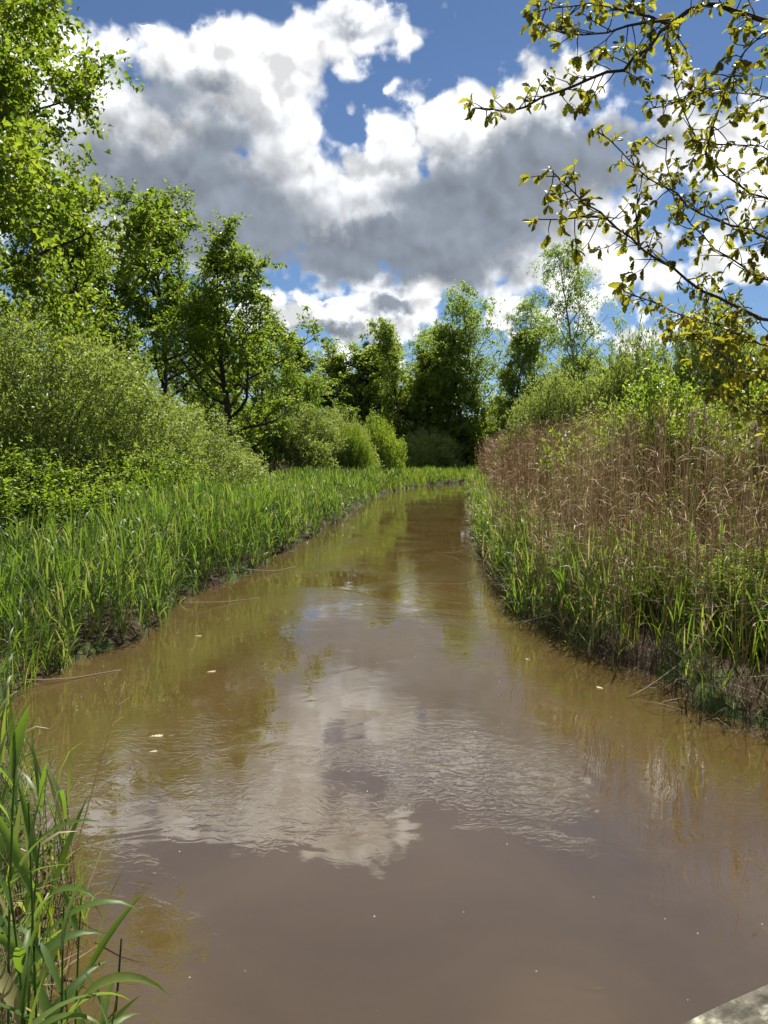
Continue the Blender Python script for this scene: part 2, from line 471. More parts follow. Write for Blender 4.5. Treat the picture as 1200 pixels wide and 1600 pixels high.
gx, gy = axis(-12, 12, 0.17, 900), np.concatenate([axis(-4, 34, 0.17, 900)[:-1]])
gy = np.concatenate([gy[gy <= 34], np.arange(34.4, 70, 0.45), gy[gy > 70.5]])
XX, YY = np.meshgrid(gx, gy); G2 = np.stack([XX.ravel(), YY.ravel()], 1)
gz = land(G2)
b = Buf(); nx, ny = len(gx), len(gy)
i = (np.arange(ny - 1)[:, None] * nx + np.arange(nx - 1)[None]).ravel()
b.add(np.column_stack([G2, gz]), np.stack([i, i + 1, i + nx + 1, i + nx], 1))
m, t, out = mat('ground_soil')
wp = worldpos()
n1 = noise(wp, 1.3, 5, 0.62, dim='3D'); n2 = noise(wp, 14.0, 4, 0.6, dim='3D')
soil = ramp(n2, [(0.25, (.022, .014, .008)), (0.55, (.06, .04, .022)), (0.8, (.13, .095, .055))])
green = ramp(n2, [(0.3, (.03, .055, .012)), (0.7, (.08, .12, .025))])
p_ = principled(mixc(ramp01(n1, 0.42, 0.6), soil, green), 0.9, 0.15, bump(n2, 0.8, 0.03)); t.links.new(p_.outputs[0], out.inputs[0])
ground = b.obj('ground', m, smooth=True); tag(ground, kind='structure')

# water: silty, so its own brown shows through the reflections
m, t, out = mat('silty_water')
wp = worldpos()
sep2 = t.nodes.new('ShaderNodeSeparateXYZ'); t.links.new(wp.s, sep2.inputs[0])
big = noise(wp, 0.35, 3, 0.55, dim='2D')
swell = noise(vmath('MULTIPLY', wp, (1.0, 1.25, 1)), 1.6, 2, 0.5, dist=0.8)
rip = noise(vmath('MULTIPLY', wp, (1.0, 1.7, 1)), 6.5, 2, 0.5, dist=1.4)
patchy = ramp01(noise(vmath('ADD', wp, (3.1, 7.7, 0)), 0.55, 3, 0.6, dist=0.6), 0.42, 0.66)
fine = noise(vmath('MULTIPLY', wp, (1.0, 2.2, 1)), 17.0, 2, 0.5, dist=1.6)
hgt = swell * 0.42 + rip * (0.03 + patchy * 0.55) + fine * patchy * 0.05
silt = ramp(noise(vmath('MULTIPLY', wp, (1.0, 0.75, 1)), 0.6, 5, 0.62, dist=0.8), [(0.3, (.066, .043, .015)), (0.7, (.090, .060, .023))])
p_ = principled(silt, 0.008, 0.5, bump(hgt, 0.25, 0.018)); p_.inputs['IOR'].default_value = 2.2
t.links.new(p_.outputs[0], out.inputs[0])
b = Buf(); b.add([(-14, -14, 0), (320, -14, 0), (320, 75, 0), (-14, 75, 0)], [(0, 1, 2, 3)])
tag(b.obj('stream_water', m), kind='structure')


def scatter(n, xr, yr, sd_lo, sd_hi, rng, side=None):
    """random points on land, at a given distance from the water's edge"""
    P2 = np.stack([rng.uniform(*xr, n), rng.uniform(*yr, n)], 1); sd_ = shore(P2)
    k = (sd_ > sd_lo) & (sd_ < sd_hi)
    if side is not None:
        cx = np.interp(P2[:, 1], [0, 10, 20, 30, 40, 50, 55, 58.5, 62, 66], [1.5, -0.2, 0.0, 1.2, 1.8, 3.5, 6.0, 12, 30, 80])
        k &= (P2[:, 0] < cx) if side < 0 else (P2[:, 0] > cx)
    return P2[k], sd_[k]

# ------------------------------------------------------------------ trees
def grow(seed, h, spread, base=0.35, style='oak', limbs=16, subs=6, twigs=6, per=14, leaf=0.13, lw=0.6, shape=0.5, lean=(0, 0), dense=1.0):
    """wood and foliage of one tree standing at the origin"""
    rng = np.random.default_rng(seed); wood = Buf(); fol = Buf()
    r0 = h * (0.017 if style == 'oak' else 0.011)
    tr = walk((0, 0, -0.3), (lean[0], lean[1], 1), h * (0.86 if style == 'oak' else 0.97), 10, 0.05 if style == 'oak' else 0.03, rng)
    tr[0, :2] = 0
    rr = r0 * (1 - np.linspace(0, 1, 11) ** 0.8 * 0.93); rr[0] *= 1.35
    tube(wood, tr, rr, 7)
    P_, D_, = [], []
    a0 = rng.uniform(0, 6.28)
    for k in range(limbs):
        t_ = base + (0.97 - base) * (k + rng.uniform(0, 0.8)) / limbs
        s = along(tr, t_); az_ = a0 + k * 2.4 + rng.normal(0, 0.35)
        rel = (t_ - base) / (1 - base)
        prof = (math.sin(math.pi * (0.16 + 0.84 * rel) ** shape) if style == 'oak' else math.sin(math.pi * (0.2 + 0.72 * rel)) ** 0.7)
        L = spread * max(0.45 if style == 'oak' else 0.28, prof) * rng.uniform(0.75, 1.15)
        e = R(rng.uniform(12, 35) + 40 * rel) if style == 'oak' else R(rng.uniform(35, 60) + 18 * rel)
        d = (math.cos(az_) * math.cos(e), math.sin(az_) * math.cos(e), math.sin(e))
        lp = walk(s, d, L, 6, 0.16 if style == 'oak' else 0.10, rng, (0, 0, 0.05 if style == 'oak' else -0.05))
        rl = max(0.012, np.interp(t_, np.linspace(0, 1, 11), rr) * 0.62)
        tube(wood, lp, np.linspace(rl, rl * 0.18, 7), 5)
        for j in range(subs):
            u = 0.25 + 0.75 * (j + rng.uniform(0, 1)) / subs
            sp = along(lp, u); dl = unit(lp[-1] - lp[0])
            sdv = unit(dl * 0.55 + unit(rng.normal(0, 1, 3)) * 0.85 + np.array([0, 0, 0.15]))
            L2 = L * rng.uniform(0.24, 0.46) * (1.15 - 0.4 * u)
            b2 = (0, 0, 0.03) if style == 'oak' else (0, 0, -0.22)
            sl = walk(sp, sdv, L2, 4, 0.17, rng, b2)
            r2 = max(0.007, rl * (1 - 0.75 * u) * 0.5)
            tube(wood, sl, np.linspace(r2, r2 * 0.25, 5), 3)
            for q in range(twigs):
                uu = rng.uniform(0.25, 1.0); s3 = along(sl, uu)
                d3 = unit(unit(sl[-1] - sl[0]) * 0.5 + rng.normal(0, 0.6, 3))
                L3 = rng.uniform(0.35, 0.85) * (0.55 + 0.06 * spread * 1.6)
                b3 = (0, 0, 0.02) if style == 'oak' else (0, 0, -0.55)
                tw = walk(s3, d3, L3 * (1.0 if style == 'oak' else 1.5), 3, 0.15, rng, b3)
                m_ = int(per * rng.uniform(0.6, 1.4))
                uu = rng.uniform(0.1, 1.05, m_)
                P_.append(along(tw, np.clip(uu, 0, 1)) + rng.normal(0, 0.055 if style == 'oak' else 0.05, (m_, 3)))
                D_.append(np.broadcast_to(unit(tw[-1] - tw[0]), (m_, 3)))
    pos = np.concatenate(P_); dr = np.concatenate(D_)
    if dense > 1:
        r9 = np.random.default_rng(seed + 900); k9 = r9.random(len(pos)) < dense - 1
        pos = np.concatenate([pos, pos[k9] + r9.normal(0, 0.10, (int(k9.sum()), 3))]); dr = np.concatenate([dr, dr[k9]])
    n = len(pos)
    dr = dr * 0.5 + rng.normal(0, 0.65, (n, 3)) + np.array([0, 0, -0.05 if style == 'oak' else -0.55])
    nr = rng.normal(0, 0.55, (n, 3)) + np.array([0, 0, 0.8])
    L = leaf * rng.uniform(0.65, 1.3, n)
    leaves(fol, pos, dr, nr, L, L * lw * rng.uniform(0.8, 1.2, n), np.clip(rng.normal(0.5, 0.27, n), 0, 1))
    return wood, fol


def plant_tree(name, wood, fol, bark, leafm, loc, rz=0, sc=(1, 1, 1), label='', cat='tree', group=None):
    e = empty(name, loc, rz, sc)
    for nm, me in (('trunk', wood), ('crown', fol)):
        o = bpy.data.objects.new(nm, me); COL.objects.link(o); o.parent = e
    tag(e, label, cat, group); return e


def kind(nm, bark, leafm, **kw):
    w, f = grow(**kw); return (w.mesh(nm + '_trunk', M[bark], True), f.mesh(nm + '_crown', M[leafm]))


def gz_at(x, y): return float(land(np.array([[x, y]]))[0]) - 0.03


def stand(name, k, x, y, rz, sc, label, group=None, cat='tree'):
    if not isinstance(sc, tuple): sc = (sc, sc, sc)
    return plant_tree(name, k[0], k[1], None, None, (x, y, gz_at(x, y)), rz, sc, label, cat, group)


near_oak = kind('near_oak', 'bark', 'oak_leaf', seed=11, h=13.0, spread=5.4, base=0.36, limbs=36, subs=10, twigs=11, per=33, leaf=0.102, lw=0.66, dense=1.45)
oak_a = kind('oak_a', 'bark', 'oak_leaf', seed=21, h=14.0, spread=4.8, base=0.34, limbs=22, subs=7, twigs=7, per=16, leaf=0.155)
oak_b = kind('oak_b', 'bark', 'oak_leaf', seed=22, h=11.5, spread=3.9, base=0.16, limbs=24, subs=6, twigs=7, per=17, leaf=0.15, shape=0.8)
oak_c = kind('oak_c', 'bark', 'wood_leaf', seed=23, h=13.0, spread=4.2, base=0.25, limbs=24, subs=7, twigs=7, per=13, leaf=0.2)
birch_a = kind('birch_a', 'birch_bark', 'birch_leaf', seed=31, h=14.4, spread=3.0, base=0.2, style='birch', limbs=30, subs=6, twigs=6, per=16, leaf=0.125, lw=0.5)
birch_b = kind('birch_b', 'bark', 'birch_leaf', seed=32, h=16.0, spread=4.0, base=0.12, style='birch', limbs=30, subs=6, twigs=6, per=11, leaf=0.19, lw=0.5)
birch_c = kind('birch_c', 'bark', 'wood_leaf', seed=33, h=14.0, spread=3.0, base=0.22, style='birch', limbs=28, subs=6, twigs=6, per=13, leaf=0.19, lw=0.55)
bare = kind('bare', 'bark', 'wood_leaf', seed=34, h=11.0, spread=2.6, base=0.3, style='birch', limbs=26, subs=7, twigs=4, per=2, leaf=0.14)

stand('oak_tree', near_oak, -8.9, 13.4, 2.9, 1.0, 'large near oak whose leafy boughs fill the upper left corner')
stand('oak_tree', oak_a, -11.1, 38.9, 1.0, (1.35, 1.35, 1.15), 'open-crowned oak with forked dark limbs, tallest behind the willow bush')
stand('oak_tree', oak_b, -7.7, 37.8, 2.2, (1.38, 1.38, 1.15), 'leafy tree at the right end of the tall trees behind the willow bush')
stand('oak_tree', oak_b, -7.6, 45.4, 4.0, (0.92, 0.92, 0.94), 'slim small tree half hidden behind the last tall tree beside the bush')
stand('oak_tree', oak_a, -13.5, 35.4, 3.4, (1.09, 1.09, 1.06), 'dark-trunked oak standing between the near oak and the open-crowned oak')
stand('oak_tree', oak_c, -15.8, 42.5, 0.2, (1.15, 1.15, 1.15), 'shaded tree close behind the crest of the willow bush')
stand('oak_tree', oak_c, -20.6, 35.4, 5.2, (1.26, 1.26, 1.26), 'tree behind the near oak, seen between its lower boughs')
stand('oak_tree', oak_c, -11.2, 51.9, 2.6, (1.09, 1.09, 0.98), 'back-row tree seen through the limbs of the open-crowned oak')
stand('oak_tree', oak_b, -5.4, 54.3, 0.9, (1.15, 1.15, 0.71), 'low leafy tree in the gap right of the tall left trees')

# the wood across the bend
wood_row = [
    ('oak_tree', oak_c, -6.6, 66, 1.2, (1.0, 1.0, 0.97), 'round brownish oak at the left end of the far wood'),
    ('bare_tree', bare, -4.4, 68, 0.3, (1.0, 1.0, 1.05), 'nearly bare grey twigged tree beside the round brownish oak'),
    ('birch_tree', birch_c, -1.9, 67, 2.2, (1.25, 1.25, 0.82), 'pale drooping tree just right of the nearly bare tree'),
    ('oak_tree', oak_c, -3.3, 70, 2.0, (1.1, 1.1, 0.86), 'broad light green tree between the nearly bare tree and the pale drooping one'),
    ('birch_tree', birch_c, 2.6, 69, 1.1, (1.2, 1.2, 0.78), 'low drooping tree just right of the slender birch'),
    ('birch_tree', birch_c, 1.4, 64, 4.4, (0.72, 0.72, 0.92), 'slender birch with a thin straight trunk in the middle of the far wood'),
    ('oak_tree', oak_c, 3.4, 67, 3.3, (0.75, 0.75, 0.86), 'small tree with a dark trunk right of the slender birch'),
    ('birch_tree', birch_b, 5.4, 68, 0.7, (0.9, 0.9, 0.82), 'broad drooping birch left of the tallest far tree'),
    ('birch_tree', birch_b, 8.2, 66, 2.9, (0.95, 0.95, 0.99), 'dark weeping birch, the tallest crown of the far wood'),
    ('birch_tree', birch_a, 11.6, 64, 5.1, (1.05, 1.05, 1.02), 'pale feathery birch right of the tallest far tree'),
    ('birch_tree', birch_c, 10.2, 62, 1.9, (0.8, 0.8, 0.86), 'thin birch squeezed between the tallest and the pale feathery one'),
    ('oak_tree', oak_c, 14.6, 64, 4.1, (0.95, 0.95, 0.80), 'green tree filling the gap left of the lone tall birch'),
    ('oak_tree', oak_c, 19.5, 62, 0.5, (1.0, 1.0, 0.72), 'green tree low behind the lone tall birch'),
    ('oak_tree', oak_c, -0.4, 68, 0.6, (0.95, 0.95, 0.88), 'leafy tree left of the slender birch, filling the middle of the far wood'),
    ('birch_tree', birch_c, 6.6, 64, 3.7, (0.95, 0.95, 0.9), 'drooping birch leaning against the left side of the tallest crown'),
    ('birch_tree', birch_a, 3.9, 71, 5.3, (1.1, 1.1, 0.92), 'pale birch behind the small dark-trunked tree'),
    ('birch_tree', birch_a, 11.4, 45, 0.0, (1.05, 1.05, 1.0), 'lone tall birch rising above the right bank bushes'),
]
for a in wood_row:
    f = 1.0 if a[3] < 50 else 1.22
    stand(a[0], a[1], a[2] * f, a[3] * f, a[4], tuple(v * (1 + (f - 1) * 0.93) * (w_ if f > 1 else 1) for v, w_ in zip(a[5], (1.3, 1.3, 1.0))), a[6])
back_row = [
    (oak_c, -18, 58, 1.1, 0.70, 'back-row tree seen through the trunks left of the open-crowned oak'),
    (birch_b, -13, 64, 3.0, 0.66, 'back-row tree seen just left of the last tall left tree'),
    (birch_b, 2.4, 93, 0.4, 0.70, 'back-row tree peeping out behind the slender birch'),
    (oak_c, 13.4, 95, 5.0, 0.72, 'back-row tree seen low behind the thin squeezed birch'),
    (birch_b, 19.5, 95, 2.2, 0.72, 'back-row tree between the pale feathery birch and the lone tall birch'),
]
for k_, x, y, a_, sz, lab in back_row: stand('oak_tree' if k_ is oak_c else 'birch_tree', k_, x, y, a_, (1.15, 1.15, sz), lab, 'back row of the far wood')


# ------------------------------------------------------------------ bushes
def bush(seed, rx, ry, rz, n_tw, per, leaf, lw, up=0.7, twl=0.6, inner=0.34, lump=0.22, nstem=24):
    rng = np.random.default_rng(seed); wood = Buf(); fol = Buf()
    u = rng.uniform(0, 2 * np.pi, n_tw); w = rng.uniform(-0.05, 1, n_tw) ** 0.9
    w = np.nan_to_num(w, nan=0.02)
    nrm = np.stack([np.cos(u) * np.sqrt(1 - w * w), np.sin(u) * np.sqrt(1 - w * w), w], 1)
    lumps = (vnoise(np.stack([u * 1.9 + w * 2.3, w * 4.1], 1), 1.0, seed) - 0.5) * 2 * lump + (vnoise(np.stack([u * 5.1, w * 9.1], 1), 1.0, seed + 1) - 0.5) * lump
    deep = np.where(rng.random(n_tw) < inner, rng.uniform(0.3, 0.75, n_tw), rng.uniform(0.78, 1.0, n_tw))
    rad = (1 + lumps) * deep
    org = nrm * rad[:, None] * np.array([rx, ry, rz]); org[:, 2] += 0.15
    d = unit(nrm * 0.7 + np.array([0, 0, up]) + rng.normal(0, 0.35, (n_tw, 3)))
    L = twl * rng.uniform(0.5, 1.4, n_tw)
    org = org - d * L[:, None] * 0.5
    s = rng.uniform(0, 1, (n_tw, per))
    pos = (org[:, None] + d[:, None] * (s * L[:, None])[..., None]).reshape(-1, 3) + rng.normal(0, 0.03, (n_tw * per, 3))
    dd = np.repeat(d, per, 0) * 0.7 + rng.normal(0, 0.6, (n_tw * per, 3))
    nr = rng.normal(0, 0.6, (n_tw * per, 3)) + np.array([0, 0, 0.8]); n = len(pos)
    pos[:, 2] = np.maximum(pos[:, 2], 0.1)
    ll = leaf * rng.uniform(0.6, 1.3, n)
    leaves(fol, pos, dd, nr, ll, ll * lw * rng.uniform(0.8, 1.2, n), np.clip(np.repeat(rng.normal(0.5, 0.16, n_tw), per) + rng.normal(0, 0.12, n), 0, 1))
    k = rng.random(n_tw) < min(1.0, 1500 / n_tw)
    z_ = np.full(k.sum(), 0.006)
    stems(wood, org[k] - d[k] * 0.2, org[k] + d[k] * L[k][:, None], z_, z_ * 0.4, rng.random(k.sum()), 1)
    for q in range(nstem):
        a = rng.uniform(0, 6.28); ww = rng.uniform(0.15, 0.95); cr = math.sqrt(1 - ww * ww) * 0.85
        end = np.array([math.cos(a) * cr * rx, math.sin(a) * cr * ry, ww * rz * 0.9])
        st = np.array([end[0] * 0.25, end[1] * 0.25, -0.15]); mid = st * 0.45 + end * 0.55 + rng.normal(0, 0.12, 3) + np.array([0, 0, 0.25])
        tube(wood, np.array([st, st * 0.7 + mid * 0.3, mid, end]), [0.05, 0.04, 0.03, 0.012], 4)
    return wood, fol


def bush_kind(nm, leafm, **kw):
    w, f = bush(**kw); return (w.mesh(nm + '_stems', M['twig'], True), f.mesh(nm + '_foliage', M[leafm]))


def set_bush(name, k, x, y, rz, sc, label, group=None):
    if not isinstance(sc, tuple): sc = (sc, sc, sc)
    e = empty(name, (x, y, gz_at(x, y)), rz, sc)
    for nm, me in (('stem', k[0]), ('foliage', k[1])):
        o = bpy.data.objects.new(nm, me); COL.objects.link(o); o.parent = e
    return tag(e, label, 'bush', group)


willow_big = bush_kind('willow_big', 'willow_leaf', seed=41, rx=4.6, ry=4.2, rz=5.2, n_tw=11500, per=12, leaf=0.11, lw=0.42, lump=0.13)
willow = bush_kind('willow', 'willow_leaf', seed=42, rx=3.0, ry=3.0, rz=3.8, n_tw=5600, per=12, leaf=0.125, lw=0.42)
leafy = bush_kind('leafy', 'shrub_leaf', seed=43, rx=2.2, ry=2.2, rz=2.6, n_tw=3400, per=11, leaf=0.09, lw=0.62, up=0.4, twl=0.5, lump=0.3)
thick = bush_kind('thick', 'wood_leaf', seed=44, rx=3.0, ry=3.0, rz=3.2, n_tw=2600, per=9, leaf=0.20, lw=0.55, lump=0.3)

set_bush('willow_bush', willow_big, -9.4, 20.5, 0.0, (1.0, 1.0, 1.02), 'big silvery willow bush with a domed crest on the left bank')
set_bush('willow_bush', willow_big, -7.7, 25.0, 2.0, (0.78, 0.95, 0.66), 'grey-green willow bush sloping down to the right of the domed crest')
set_bush('leafy_shrub', leafy, -8.3, 16.6, 0.6, (1.2, 1.1, 0.72), 'bright broad-leaved shrub in front of the big silvery willow')
set_bush('leafy_shrub', leafy, -6.0, 19.0, 3.1, (0.9, 0.9, 0.68), 'low bright shrub at the right foot of the big silvery willow')
set_bush('willow_bush', willow, -5.0, 46, 0.5, (1.15, 1.0, 1.12), 'pale willow bush left of the bright round shrub by the bend')
set_bush('willow_bush', willow, -3.2, 49, 2.5, (0.95, 0.9, 1.08), 'pale willow bush touching the bright round shrub by the bend')
set_bush('willow_bush', willow, -7.3, 46, 4.5, (0.8, 0.8, 1.15), 'taller willow bush behind the left trees near the bend')
set_bush('leafy_shrub', leafy, -0.4, 53, 1.0, (0.9, 0.9, 1.5), 'bright green round shrub standing alone by the bend')
set_bush('leafy_shrub', leafy, -1.75, 46.5, 2.0, (0.55, 0.55, 1.22), 'small light green shrub just left of the bright round one')
set_bush('willow_bush', willow, 4.2, 76, 3.5, (1.4, 1.4, 1.0), 'dull green bush at the foot of the far wood beyond the bend')
set_bush('willow_bush', willow, 10.0, 31, 1.0, (0.9, 0.9, 1.6), 'round grey-green willow bush below the lone tall birch')
set_bush('willow_bush', willow, 11.8, 27.5, 4.0, (1.0, 1.0, 1.75), 'tallest grey-green willow bush on the right bank')
set_bush('willow_bush', willow, 7.4, 33, 5.5, (0.85, 0.85, 1.3), 'willow bush where the dry reeds end near the bend')
set_bush('leafy_shrub', leafy, 6.3, 17.0, 0.9, (1.3, 1.0, 1.24), 'bright yellow-green shrub behind the dry reeds, left of its neighbour')
set_bush('leafy_shrub', leafy, 9.2, 16.6, 2.9, (1.2, 1.0, 1.3), 'bright yellow-green shrub behind the dry reeds under the oak boughs')
set_bush('leafy_shrub', leafy, 6.6, 24.5, 4.9, (0.95, 0.9, 1.05), 'light green shrub where the dry reeds meet the grey-green willows')
under = [
    (-3, 82, 1.4, 'dark undergrowth bush behind the pale willow bushes by the bend'),
    (1.2, 84, 1.3, 'dark undergrowth bush at the foot of the slender birch'),
    (6.5, 81, 1.5, 'dark undergrowth bush at the left foot of the tallest far tree'),
    (11, 80, 1.5, 'dark undergrowth bush at the right foot of the tallest far tree'),
    (15.2, 77, 1.5, 'dark undergrowth bush in the far shade beside the end of the dry reeds'),
    (-11.5, 42, 1.15, 'dark undergrowth bush behind the sloping grey-green willow bush'),
    (-13.5, 27, 1.35, 'dark leafy bush behind the crest of the big silvery willow'),
]
for q, (x, y, s, lab) in enumerate(under):
    set_bush('undergrowth_bush', thick, x, y, q * 1.3, (s, s, s * 0.95), lab, 'undergrowth bushes at the foot of the trees')

for x, y, sz, lab in ((4.3, 8.9, 0.34, 'small leafy bramble among the nearest dry reeds'), (4.4, 12.2, 0.36, 'small leafy bramble in the middle of the dry reeds'), (5.6, 14.6, 0.5, 'leafy bramble half sunk in dry reeds before the bright shrub'), (3.6, 9.9, 0.24, 'tiny leafy bramble low in the dry reeds near the waterline')):
    set_bush('bramble', leafy, x, y, x * 3, (sz * 1.2, sz, sz * 1.1), lab)

# ------------------------------------------------------------------ reeds and grass
rng = np.random.default_rng(101)


def reed_plants(buf, P2, sd_, hgt, rng, nleaf=6, seg=4, lw=0.022, dead=0.11):
    """young reeds: an upright stalk with arching leaves up its length"""
    n = len(P2); z = land(P2, sd_); base = np.column_stack([P2, z - 0.03])
    # stems at the very edge lean out over the water
    tilt = rng.normal(0, 0.07, (n, 2)) * hgt[:, None]
    top = base + np.column_stack([tilt, hgt * 0.78]); r = np.clip(rng.normal(0.45, 0.2, n), 0, 0.82)
    r = np.where(rng.random(n) < dead, rng.uniform(0.86, 1.0, n), r)
    stems(buf, base, top, np.full(n, 0.0045), np.full(n, 0.002), r, 1)
    u = np.linspace(0.16, 1.0, nleaf)[None] + rng.normal(0, 0.05, (n, nleaf)); u = np.clip(u, 0.05, 1.0)
    b = (base[:, None] * (1 - u[..., None]) + top[:, None] * u[..., None]).reshape(-1, 3)
    N = n * nleaf; uu = u.ravel(); H = np.repeat(hgt, nleaf)
    az_ = rng.uniform(0, 2 * np.pi, N)
    ln = (0.30 + 0.16 * rng.random(N)) * (0.75 + 0.3 * H)
    lean = np.where(uu > 0.9, rng.uniform(0.02, 0.2, N), rng.uniform(0.2, 0.55, N))
    cv = np.where(rng.random(N) < 0.3, rng.uniform(1.0, 2.3, N), rng.uniform(0.1, 0.7, N))
    blades(buf, b, az_, ln, lw * rng.uniform(0.7, 1.3, N), lean, cv, np.clip(np.repeat(r, nleaf) + rng.normal(0, 0.1, N), 0, 1), seg, rng.normal(0, 0.5, N))


def tuft(buf, P2, sd_, hgt, rng, per=7, lw=0.010, seg=3, spread=0.08, lean=0.35):
    n = len(P2); N = n * per
    p = np.repeat(P2, per, 0) + rng.normal(0, spread, (N, 2)); z = np.repeat(land(P2, sd_), per) - 0.03
    H = np.repeat(hgt, per) * rng.uniform(0.6, 1.15, N)
    r = np.where(rng.random(N) < 0.1, rng.uniform(0.85, 1, N), np.clip(np.repeat(rng.normal(0.42, 0.16, n), per) + rng.normal(0, 0.12, N), 0, 0.85))
    blades(buf, np.column_stack([p, z]), rng.uniform(0, 6.283, N), H, lw * rng.uniform(0.7, 1.4, N), np.abs(rng.normal(0.1, lean * 0.5, N)), rng.uniform(0.1, 1.2, N), r, seg, rng.normal(0, 0.6, N))


def thin_by(P2, sd_, keep, rng):
    k = rng.random(len(P2)) < keep; return P2[k], sd_[k]


# left bank: a belt of young reeds along the water, rank grass behind
lb = Buf()
for (y0, y1, n, w, nl, sg, lw_) in ((2.6, 8.0, 900, 2.2, 6, 4, 0.022), (8.0, 16, 4200, 2.3, 6, 4, 0.022), (16, 27, 5200, 3.6, 5, 3, 0.028), (27, 44, 4200, 4.6, 4, 3, 0.038), (44, 64, 3000, 4.0, 3, 2, 0.05)):
    P2, sd_ = scatter(n * 3, (-9, 15), (y0, y1), -0.04, w, rng, -1)
    if len(P2) > n: P2, sd_ = P2[:n], sd_[:n]
    keep = np.clip(vnoise(P2, 0.8, 9) * 1.9 - 0.35 + (sd_ < 0.7) * 0.4, 0.12, 1); P2, sd_ = thin_by(P2, sd_, keep, rng)
    hg = (0.95 + 0.5 * vnoise(P2, 0.35, 12) + rng.normal(0, 0.12, len(P2))) * np.interp(P2[:, 1], [3, 8.2, 11, 18, 30, 45, 60], [0.75, 0.72, 1.0, 1.12, 1.05, 0.9, 0.6]) * np.interp(sd_, [0, 0.25, 1.2, 4.5], [0.72, 0.95, 1.0, 0.85])
    reed_plants(lb, P2, sd_, np.clip(hg, 0.3, 1.9), rng, nl, sg, lw_)
reeds_left = lb.obj('reed_belt', M['reed_leaf']); tag(reeds_left, 'belt of fresh green reeds along the left bank', 'reeds', kind='stuff')

gb = Buf()
for (y0, y1, x0, n, w0, w1, per, lw_, h_) in ((3, 9, -6, 800, 0.0, 3.0, 12, 0.008, 0.55), (9, 20, -13, 5200, 1.6, 11, 8, 0.012, 0.62), (20, 40, -13, 5200, 1.5, 11, 6, 0.022, 0.75), (40, 66, -14, 3600, 0.0, 14, 5, 0.04, 0.75)):
    P2, sd_ = scatter(n * 2, (x0, 14), (y0, y1), w0, w1, rng, -1)
    P2, sd_ = P2[:n], sd_[:n]
    lit_ = np.hypot((P2[:, 0] + 7.0) / 2.6, (P2[:, 1] - 16.2) / 2.2) < 1
    tuft(gb, P2, sd_, h_ * (0.6 + 0.8 * vnoise(P2, 0.5, 15)) * np.where(lit_, 0.35, 1.0), rng, per, lw_)
P2, sd_ = scatter(2600, (2, 14), (3.5, 36), 0.1, 7, rng, 1)
tuft(gb, P2, sd_, 0.45 + 0.35 * vnoise(P2, 0.6, 18), rng, 7, 0.014)
tag(gb.obj('meadow_grass', M['grass_leaf']), 'rank green grass behind the reeds on both banks', 'grass', kind='stuff')

# right bank: young reeds at the water, a thicket of last year's dry stalks behind
rb = Buf()
for (y0, y1, n, w, nl, sg, lw_) in ((3.5, 9.5, 190, 1.2, 6, 4, 0.022), (9.5, 19, 850, 1.3, 6, 4, 0.020), (19, 32, 2200, 1.7, 5, 3, 0.03), (32, 56, 1800, 2.2, 4, 2, 0.04)):
    P2, sd_ = scatter(n * 8, (1.5, 12), (y0, y1), -0.05, w, rng, 1); P2, sd_ = P2[:n], sd_[:n]
    keep = np.clip(vnoise(P2, 0.9, 22) * 1.7 - 0.25 + (y0 > 9) * 0.25 - np.clip(sd_ - 0.7, 0, 1) * 0.5, 0.06, 1); P2, sd_ = thin_by(P2, sd_, keep, rng)
    hg = (0.72 + 0.5 * vnoise(P2, 0.5, 23) + rng.normal(0, 0.12, len(P2))) * np.interp(sd_, [0, 0.3, 1.2], [0.7, 1, 1.05])
    reed_plants(rb, P2, sd_, np.clip(hg, 0.3, 1.7), rng, nl, sg, lw_)
P2, sd_ = scatter(1500, (2, 9), (5, 24), 1.2, 4.5, rng, 1); P2, sd_ = thin_by(P2, sd_, 0.7, rng)
reed_plants(rb, P2, sd_, rng.uniform(0.7, 1.9, len(P2)), rng, 5, 3, 0.018)
tag(rb.obj('young_reeds', M['reed_leaf']), 'fresh green reeds growing at the foot of the right bank thicket', 'reeds', kind='stuff')


def dry_stalks(buf, P2, sd_, hgt, rng, lean=0.10, wid=0.0042, nleaf=2):
    n = len(P2); base = np.column_stack([P2, land(P2, sd_) - 0.03])
    off = rng.normal(0, lean, (n, 2)) * hgt[:, None] + np.array([-0.03, 0.0])
    top = base + np.column_stack([off, hgt]); r = np.clip(rng.normal(0.47, 0.26, n) + (vnoise(P2, 0.9, 61) - 0.5) * 0.6, 0, 1)
    stems(buf, base, top, np.full(n, wid), np.full(n, wid * 0.45), r, 2, np.column_stack([rng.normal(0, 0.04, (n, 2)), np.zeros(n)]))
    if nleaf:
        N = n * nleaf; u = rng.uniform(0.25, 1.0, (n, nleaf))
        b = (base[:, None] * (1 - u[..., None]) + top[:, None] * u[..., None]).reshape(-1, 3)
        blades(buf, b, rng.uniform(0, 6.283, N), rng.uniform(0.12, 0.34, N), wid * rng.uniform(1.4, 2.8, N), rng.uniform(0.3, 1.3, N), rng.uniform(0.2, 1.8, N), np.clip(np.repeat(r, nleaf) + rng.normal(0.12, 0.15, N), 0, 1), 2, rng.normal(0, 0.8, N))


